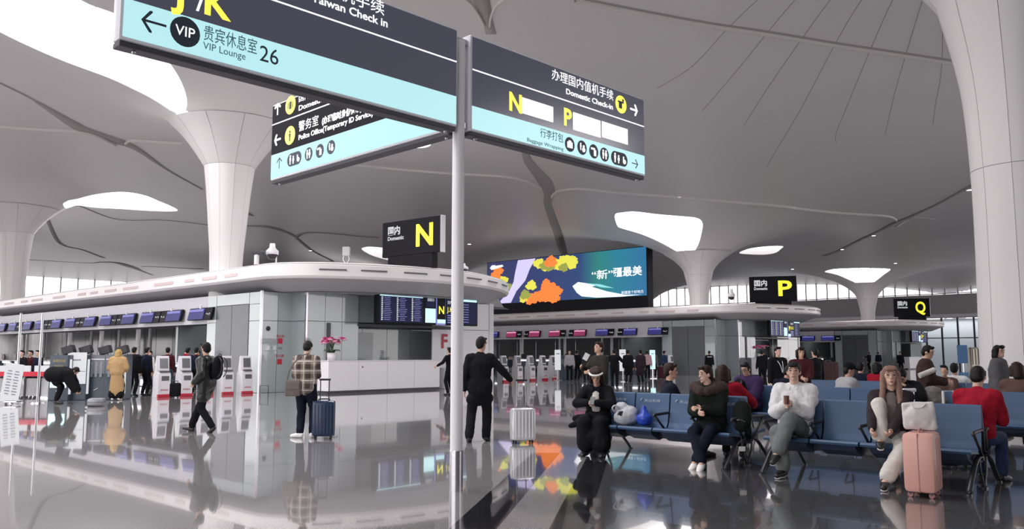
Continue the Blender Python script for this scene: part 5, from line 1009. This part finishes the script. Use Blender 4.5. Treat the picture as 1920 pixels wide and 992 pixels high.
# standing around the benches
person('woman in a dark brown coat standing between the seat rows with a bundle', V((at(1735, 700, 14.2).x, 14.2, 0)), PI / 2 + .5, 1.62, cloth('dark_brown', (.05, .028, .026)), blk, SHOEB, HAIRB, 2, 2, puff=.05, coat=.5, head=(-.2, .3), rw=(.15, .3, .98), lw=(-.12, .3, 1.0), hairk='short')
t = thing('paper_roll', 'cream paper roll carried by the woman in the dark brown coat', 'roll', at(1738, 699, 13.85)); MB().tube([(-.13, 0, -.05), (.13, 0, .05)], .045, 12).build('roll', cream, t, 'auto')
person('woman in a grey padded coat standing by the large white column', V((at(1872, 700, 14.9).x, 14.9, 0)), PI / 2 + .7, 1.62, cloth('padded_grey', (.10, .10, .11)), blk, SHOEB, HAIRB, 2, 2, puff=.065, coat=.4, fold=.04, hairk='bob', head=(-.4, 0))
p, J = person('person in black with a pale lanyard standing beyond the rear row', V((at(1458, 690, 20).x, 20, 0)), PI - .3, 1.64, blk, blk, SHOEB, HAIRB, 0, 1, collar=blk, puff=.04)
MB().tube(cr([J['nb'] + J['fw'] * .05 - J['rt'] * .08, J['chest'] + J['fw'] * .18 - J['rt'] * .02, J['waist'] + J['fw'] * .19, J['chest'] + J['fw'] * .18 + J['rt'] * .05, J['nb'] + J['fw'] * .05 + J['rt'] * .08], 4), .008, 5).build('lanyard', white, p)
person('woman in a dark red knitted top with big hair standing in the rear row', V((at(1502, 690, 17.2).x, 17.2, 0)), PI + .1, 1.60, maroon, blk, SHOEB, HAIRN, 2, 2, puff=.045, hairk='bob', lw=(-.05, .3, .95), rw=(.1, .3, .98))
person('tall person in black behind the woman in the dark red top', V((at(1530, 690, 21.5).x, 21.5, 0)), -.4, 1.62, blk, blk, SHOEB, HAIRB, 2, 1)
person('person in dark clothes just beyond the rear row, by the man with a lanyard', V((at(1429, 690, 38).x, 38, 0)), .3, 1.66, blk, blk, SHOEB, HAIRB, 2, 0)
t = suitcase('dark brown suitcase standing on a trolley beyond the rear row', V((at(1553, 690, 34).x, 34, 0)), .2, .55, .3, .70, cloth('dark_trunk', (.06, .035, .035)), BLACK, 0, DARK, 3); t.scale = (1.3, 1.3, 1.55)
p, J = person('man in a dark coat standing behind the front bench holding a paper', V((at(1125, 700, 16.5).x, 16.5, 0)), -PI / 2 - .5, 1.70, cloth('dark_green_black', (.028, .026, .022)), blk, SHOEB, HAIRN, 2, 2, puff=.04, coat=.4, head=(-.1, -.15), rw=(.15, .32, 1.2), lw=(-.15, .30, 1.1), faceon=True)
text(p, 'lettering', 'BLK', .06, TEXTW, (-.1, .19, 1.27), right=(-1, 0, 0)) if False else None
t = thing('paper_sheet', 'white sheet of paper held by the standing man behind the front bench', 'paper', at(1099, 669, 16.25)); MB().box((0, 0, 0), (.10, .01, .14), Matrix.Rotation(.5, 3, 'Y')).build('sheet', white, t)
mid = [(1152, 722, 36, blk, 'dark figure with raised arms just right of the standing man', 0.2), (1178, 720, 0, blk, 'person in a long black coat by the white notice beyond the benches', .4), (1202, 720, 0, cloth('dark_plum', (.03, .02, .028)), 'person in dark plum standing next to the one in the long black coat', -.3), (1214, 712, 0, pink, 'person in a dusty pink top near the blue notice stand', .2),
       (1246, 709, 0, dblue, 'person in dark blue with a maroon case by the distant kiosks', 1.0), (1297, 704, 0, brown, 'woman in a brown coat and white boots at the distant kiosks', .2), (1308, 704, 0, blk, 'person in black beside the brown-coated woman at the distant kiosks', -.2), (1331, 709, 0, blk, 'man in a black sweater with a white stripe across the back', .1),
       (1689, 700, 64, blk, 'man in a black suit walking near the Q reception', PI), (1631, 694, 0, blk, 'far attendant in black with one arm out near the third island doors', -.6), (1648, 694, 0, navy, 'far attendant in navy by the third island doors', .3), (1433, 706, 0, blk, 'small figure in black passing the P reception', .6),
       (1068, 716, 0, lgrey, 'staff member in light grey at the second island counters', PI), (1082, 714, 0, blk, 'person in black queueing at the second island counters', .5), (1100, 716, 0, dgrey, 'person in charcoal queueing at the second island counters', -.2), (1226, 708, 0, grey, 'person in grey near the blue notice stand', .4)]
for px, py, D, c_, lab, fc in mid:
    g0 = gr(px, py) if not D else V((at(px, 690, D).x, D, 0))
    kw = {}
    if 'raised' in lab: kw = dict(lw=(-.2, .3, 1.2), rw=(.2, .35, 1.25))
    if 'long black coat' in lab or 'brown coat' in lab: kw['coat'] = .95
    if 'arm out' in lab: kw['rw'] = (-.0, .5, 1.2)
    p, J = person(lab, g0, fc, 1.70, c_, blk, SHOEW if 'boots' in lab else SHOEB, HAIRB, 1, 1 if g0.y < 50 else 0, puff=.03, **kw)
    if 'stripe' in lab: MB().tube(cr([J['chest'] + J['up'] * .06 - J['fw'] * .14 + J['rt'] * x for x in (-.14, 0, .14)], 3), .022, 6).build('stripe', white, p)
suitcase('maroon suitcase beside the person in dark blue', gr(1241, 711), .3, .45, .3, .7, cloth('maroon_case', (.07, .02, .03)), BLACK, 0, DARK, 3)
# --- people at the first island
p, J = person('person in black bending far over an open suitcase on the floor', gr(103, 757), PI / 2 - .2, 1.72, blk, blk, SHOEB, HAIRB, 1, 2, pel=(0, -.12, .86), lean=(0, 1, .02), head=(0, 1.1), lw=(-.14, .58, .36), rw=(.16, .60, .36), le=(-.5, -.2, -.2), re=(.5, -.2, -.2), lk=(-.1, 1, .1), la=(-.12, -.0, .09), ra=(.12, .06, .09), puff=.12, coat=.6)
t = suitcase('grey hard suitcase lying flat on the floor by the bending person', gr(148, 765) + V((0, 0, .30)), 0, .46, .20, .42, mat('suitcase_grey', (.25, .25, .27), .3, .3), BLACK, 0, DARK, 4); t.rotation_euler = (PI / 2, 0, PI / 2 + .3); t.location = gr(148, 762) + V((.2, 0, .12))
MBq = person('woman in a long tan coat seen from behind at the bag drop desks', gr(217, 751), -.15, 1.62, tan, blk, SHOEW, cloth('blonde_scarf', (.45, .31, .12)), 1, 2, coat=1.75, puff=.07, hairk='bob', lw=(-.2, .25, .9), rw=(.2, .2, .95), skirt=1)
people1 = [(247, 743, blk, 'person in a black jacket with a white collar standing at the dark desks', .2, dict(collar=white, puff=.05)), (271, 742, navy, 'person half hidden between the black jacket and the free kiosk', .4, {}), (311, 741, maroon, 'person in a dark maroon top and jeans between the kiosks', -.3, dict()),
           (345, 741, dblue, 'person in a dark blue hooded coat bent over a kiosk', .3, dict(hood=red, lean=(0, .2, 1), puff=.05)), (365, 741, navy, 'person in navy with a red scarf behind the striding man', -.2, dict(collar=red))]
for px, py, c_, lab, fc, kw in people1:
    person(lab, gr(px, py), fc, 1.72, c_, jean if px in (311, 345) else blk, SHOEB, HAIRB, 1, 1, **kw)
t = thing('trolley_bag', 'small black trolley bag beside the person in the blue coat', 'bag', gr(328, 746)); MB().box((0, 0, .27), (.34, .24, .46), ch=.06).build('bag_body', blk, t, 'auto'); MB().tube([(-.08, 0, .5), (-.08, 0, .56), (.08, 0, .56), (.08, 0, .5)], .012, 6).build('handle', BLACK, t)
for x_ in (-.12, .12): MB().tube([(x_ - .02, -.06, .03), (x_ + .02, -.06, .03)], .03, 10).build('wheel', BLACK, t)
staff = [(42, 31, blk), (58, 31.5, maroon), (72, 31, navy), (282, 36, cream), (372, 34, cream), (350, 35, maroon)]
for k_, (px, D, c_) in enumerate(staff):
    person('check-in clerk behind the first island counters, %s from the picture edge' % ORD[k_], V((at(px, 680, D).x, D, 0)), PI + .4, 1.62, c_, blk, SHOEB, HAIRB, k_, 0, collar=white)
person('person in black walking past the reception, half hidden by the signpost', gr(843, 741), -.9, 1.72, blk, blk, SHOEB, HAIRB, 1, 1, lw=(-.45, .2, 1.05))
# ------------------------------------------------------------------ bag drop machines, barrier and notices at far left
SL = mat('machine_slate', (.055, .075, .10), .3); SL2 = mat('machine_grey', (.15, .16, .18), .35)
for k_, (px, py, lab, kind) in enumerate([(103, 752, 'slate blue bag-drop machine with a pale blue poster', 0), (137, 751, 'slate bag-drop machine with a big white notice', 1), (174, 750, 'slate bag-drop machine with a grey information panel', 2), (207, 750, 'slate bag-drop machine behind the woman in the tan coat', 2)]):
    t = thing('bag_drop_machine', lab, 'machine', gr(px, py) + V((0, .45, 0)), .06, 'bag drop machines'); w_ = .62
    MB().box((0, 0, .72), (w_, .7, 1.44), ch=.02).build('cabinet', SL, t); MB().box((0, -.36, 1.12), (w_ * .88, .03, .6), ch=.01).build('upper_panel', SL2 if kind == 2 else SL, t)
    if kind == 0: MB().box((0, -.36, .62), (w_ * .8, .02, .42)).build('poster', CYAN, t); text(t, 'lettering', '自助托运', .10, mat('print_gold', (.5, .38, .12), .5), (0, -.38, 1.22), align='CENTER'); text(t, 'lettering', 'Bag Drop', .07, mat('print_gold', (.5, .38, .12), .5), (0, -.38, 1.08), align='CENTER')
    if kind == 1: MB().box((0, -.38, 1.02), (w_ * .95, .02, 1.0)).build('notice', LW, t); MB().box((0, -.395, 1.28), (.25, .006, .04)).build('text_mark', TEXTG, t); MB().box((0, -.395, .92), (w_ * .9, .006, .02)).build('text_mark', TEXTG, t)
    if kind == 2:
        for j in range(3): MB().box((-.15 + j * .15, -.38, .98), (.08, .01, .5)).build('text_column', TEXTG, t)
        MB().box((0, -.38, 1.3), (.5, .01, .03)).build('text_mark', WHITE, t)
    MB().tube(cr([(-.06, -.36, .30), (.02, -.37, .34), (.08, -.36, .38)], 3), .012, 5).build('swoosh', WHITE, t)
    MB().box((.1, 0, 1.6), (.35, .25, .25), Matrix.Rotation(-.3, 3, 'Y'), ch=.01).build('printer_head', BLACK, t); MB().box((w_ / 2 + .02, -.3, .75), (.03, .1, 1.1)).build('side_light', LW, t)
bt = thing('queue_barrier', 'red belt barrier with white lightbox tops on black posts', 'barrier', gr(40, 748) + V((0, .5, 0)), 0)
for x in (-1.4, -.8, -.2, .3, .75): MB().box((x, 0, .38), (.05, .05, .76)).build('post', BLACK, bt)
MB().box((-.35, 0, .80), (2.4, .08, .16), ch=.01).build('red_belt', RED, bt)
for x in (-1.1, -.35, .4): MB().box((x, 0, .98), (.6, .1, .2), ch=.02).build('lightbox', LW, bt)
for x in (-1.1, -.5, .02, .55): MB().box((x, .03, .36), (.5, .02, .6)).build('clear_panel', glassmat('barrier_glass', (.6, .6, .62), .35), bt)
for px, lab in ((70, 'slim steel post by the red barrier'), (29, 'slim steel post behind the leaning notice board')):
    t = thing('steel_post', lab, 'post', gr(px, 756)); MB().tube([(0, 0, .03), (0, 0, 2.7)], .035, 10).build('pole', STEEL, t, 'auto'); MB().lathe([(0, .03), (.2, .03), (.22, 0)], seg=20).build('base_plate', STEEL, t)
nb_ = thing('notice_board', 'white leaning notice board with grey print by the red barrier', 'sign', gr(20, 758), .1); M = Matrix.Rotation(.12, 3, 'X') @ Matrix.Rotation(.16, 3, 'Y')
MB().box((0, 0, .62), (.52, .03, 1.15), M, ch=.01).build('board', LW, nb_); MB().box((0, .12, .5), (.03, .03, 1.0), Matrix.Rotation(-.2, 3, 'X')).build('rear_strut', STEEL, nb_)
for j in range(9):
    for x in (-.1, .1): MB().box(V((0, 0, .62)) + M @ V((x, -.02, .35 - j * .085)), (.11 + .04 * (j % 2), .005, .035), M).build('text_mark', TEXTG, nb_)
MB().box((.05, 0, .08), (.36, .3, .06), ch=.01).build('base_plate', STEEL, nb_)
for k_, (px, py, m_, lab) in enumerate([(1046, 713, LW, 'tall white notice stand beside the middle row of kiosks'), (1168, 716, LW, 'white notice stand behind the person in the long black coat'), (1224, 710, CYAN, 'pale blue notice stand near the distant kiosks')]):
    g0 = gr(px, py); t = thing('notice_stand', lab, 'sign', g0, .3); MB().box((0, 0, 1.15), (.36, .05, 1.15), ch=.01).build('panel', m_, t); MB().box((0, 0, .3), (.05, .05, .6)).build('post', STEEL, t); MB().box((0, 0, .02), (.4, .3, .04)).build('base_plate', STEEL, t); MB().box((0, -.03, 1.5), (.2, .006, .05)).build('text_mark', TEXTG, t)
for k_, (px, py) in enumerate([(1058, 713), (1075, 712), (1140, 712)]):
    t = thing('machine_cabinet', 'dark machine cabinet at the second island counters, %s from the white notice' % ORD[k_], 'machine', gr(px, py) + V((0, .4, 0)), .2); MB().box((0, 0, .7), (.7, .6, 1.4), ch=.02).build('cabinet', SL, t); MB().box((0, -.31, 1.05), (.5, .02, .3)).build('panel', SL2, t)
g0 = gr(500, 737); t = thing('floor_stand', 'low dark steel bracket stand by the pavilion corner', 'stand', gr(487, 741)); MB().tube([(0, 0, 0), (0, 0, .34), (.3, 0, .34), (.3, 0, 0)], .02, 6).build('frame', DARK, t)
sc1 = suitcase('suitcase with a white pull handle behind the tote bag', SB(1.3, rowt(1.3, 1712)), .4, .4, .25, .55, cloth('case_black', (.02, .02, .025)), BLACK, 1.0, STEEL, 4); MB().box((0, .075, .985), (.22, .045, .05), ch=.015).build('white_grip', WHITE, sc1)
sc2 = suitcase('suitcase with a white frame handle between the first two seat rows', SB(1.5, rowt(1.5, 1776)), .4, .42, .25, .6, cloth('case_black', (.02, .02, .025)), BLACK, 0, STEEL, 4); MB().tube([(-.1, 0, .6), (-.1, 0, .98), (.1, 0, .98), (.1, 0, .6)], .016, 6).build('white_frame_handle', WHITE, sc2)
# far glass zone: blue banner person and gold stands
for k_ in range(5):
    q = at(1822 + k_ * 5.5, 690, 96 + k_); t = thing('glass_booth', 'pale gilded display booth by the large column, %s of the far cluster' % ORD[k_], 'booth', (q.x, q.y, 0)); MB().lathe([(.35, 0), (.35, 2.1), (.1, 2.3)], seg=10).build('body', mat('pale_gold', (.5, .46, .38), .3, .3), t, 'auto'); MB().box((0, -.36, 1.2), (.08, .02, 1.8)).build('stripe', DARK, t)
q = at(1806, 690, 92); t = thing('blue_banner_stand', 'blue roll-up banner near the far glass partition', 'banner', (q.x, q.y, 0)); MB().box((0, 0, 1.5), (1.1, .06, 2.0)).build('banner', mat('blue_paint', (.12, .3, .62), .6), t); MB().box((0, 0, .25), (.1, .1, .5)).build('post', STEEL, t)
bpy.data.scenes.remove(TMP)
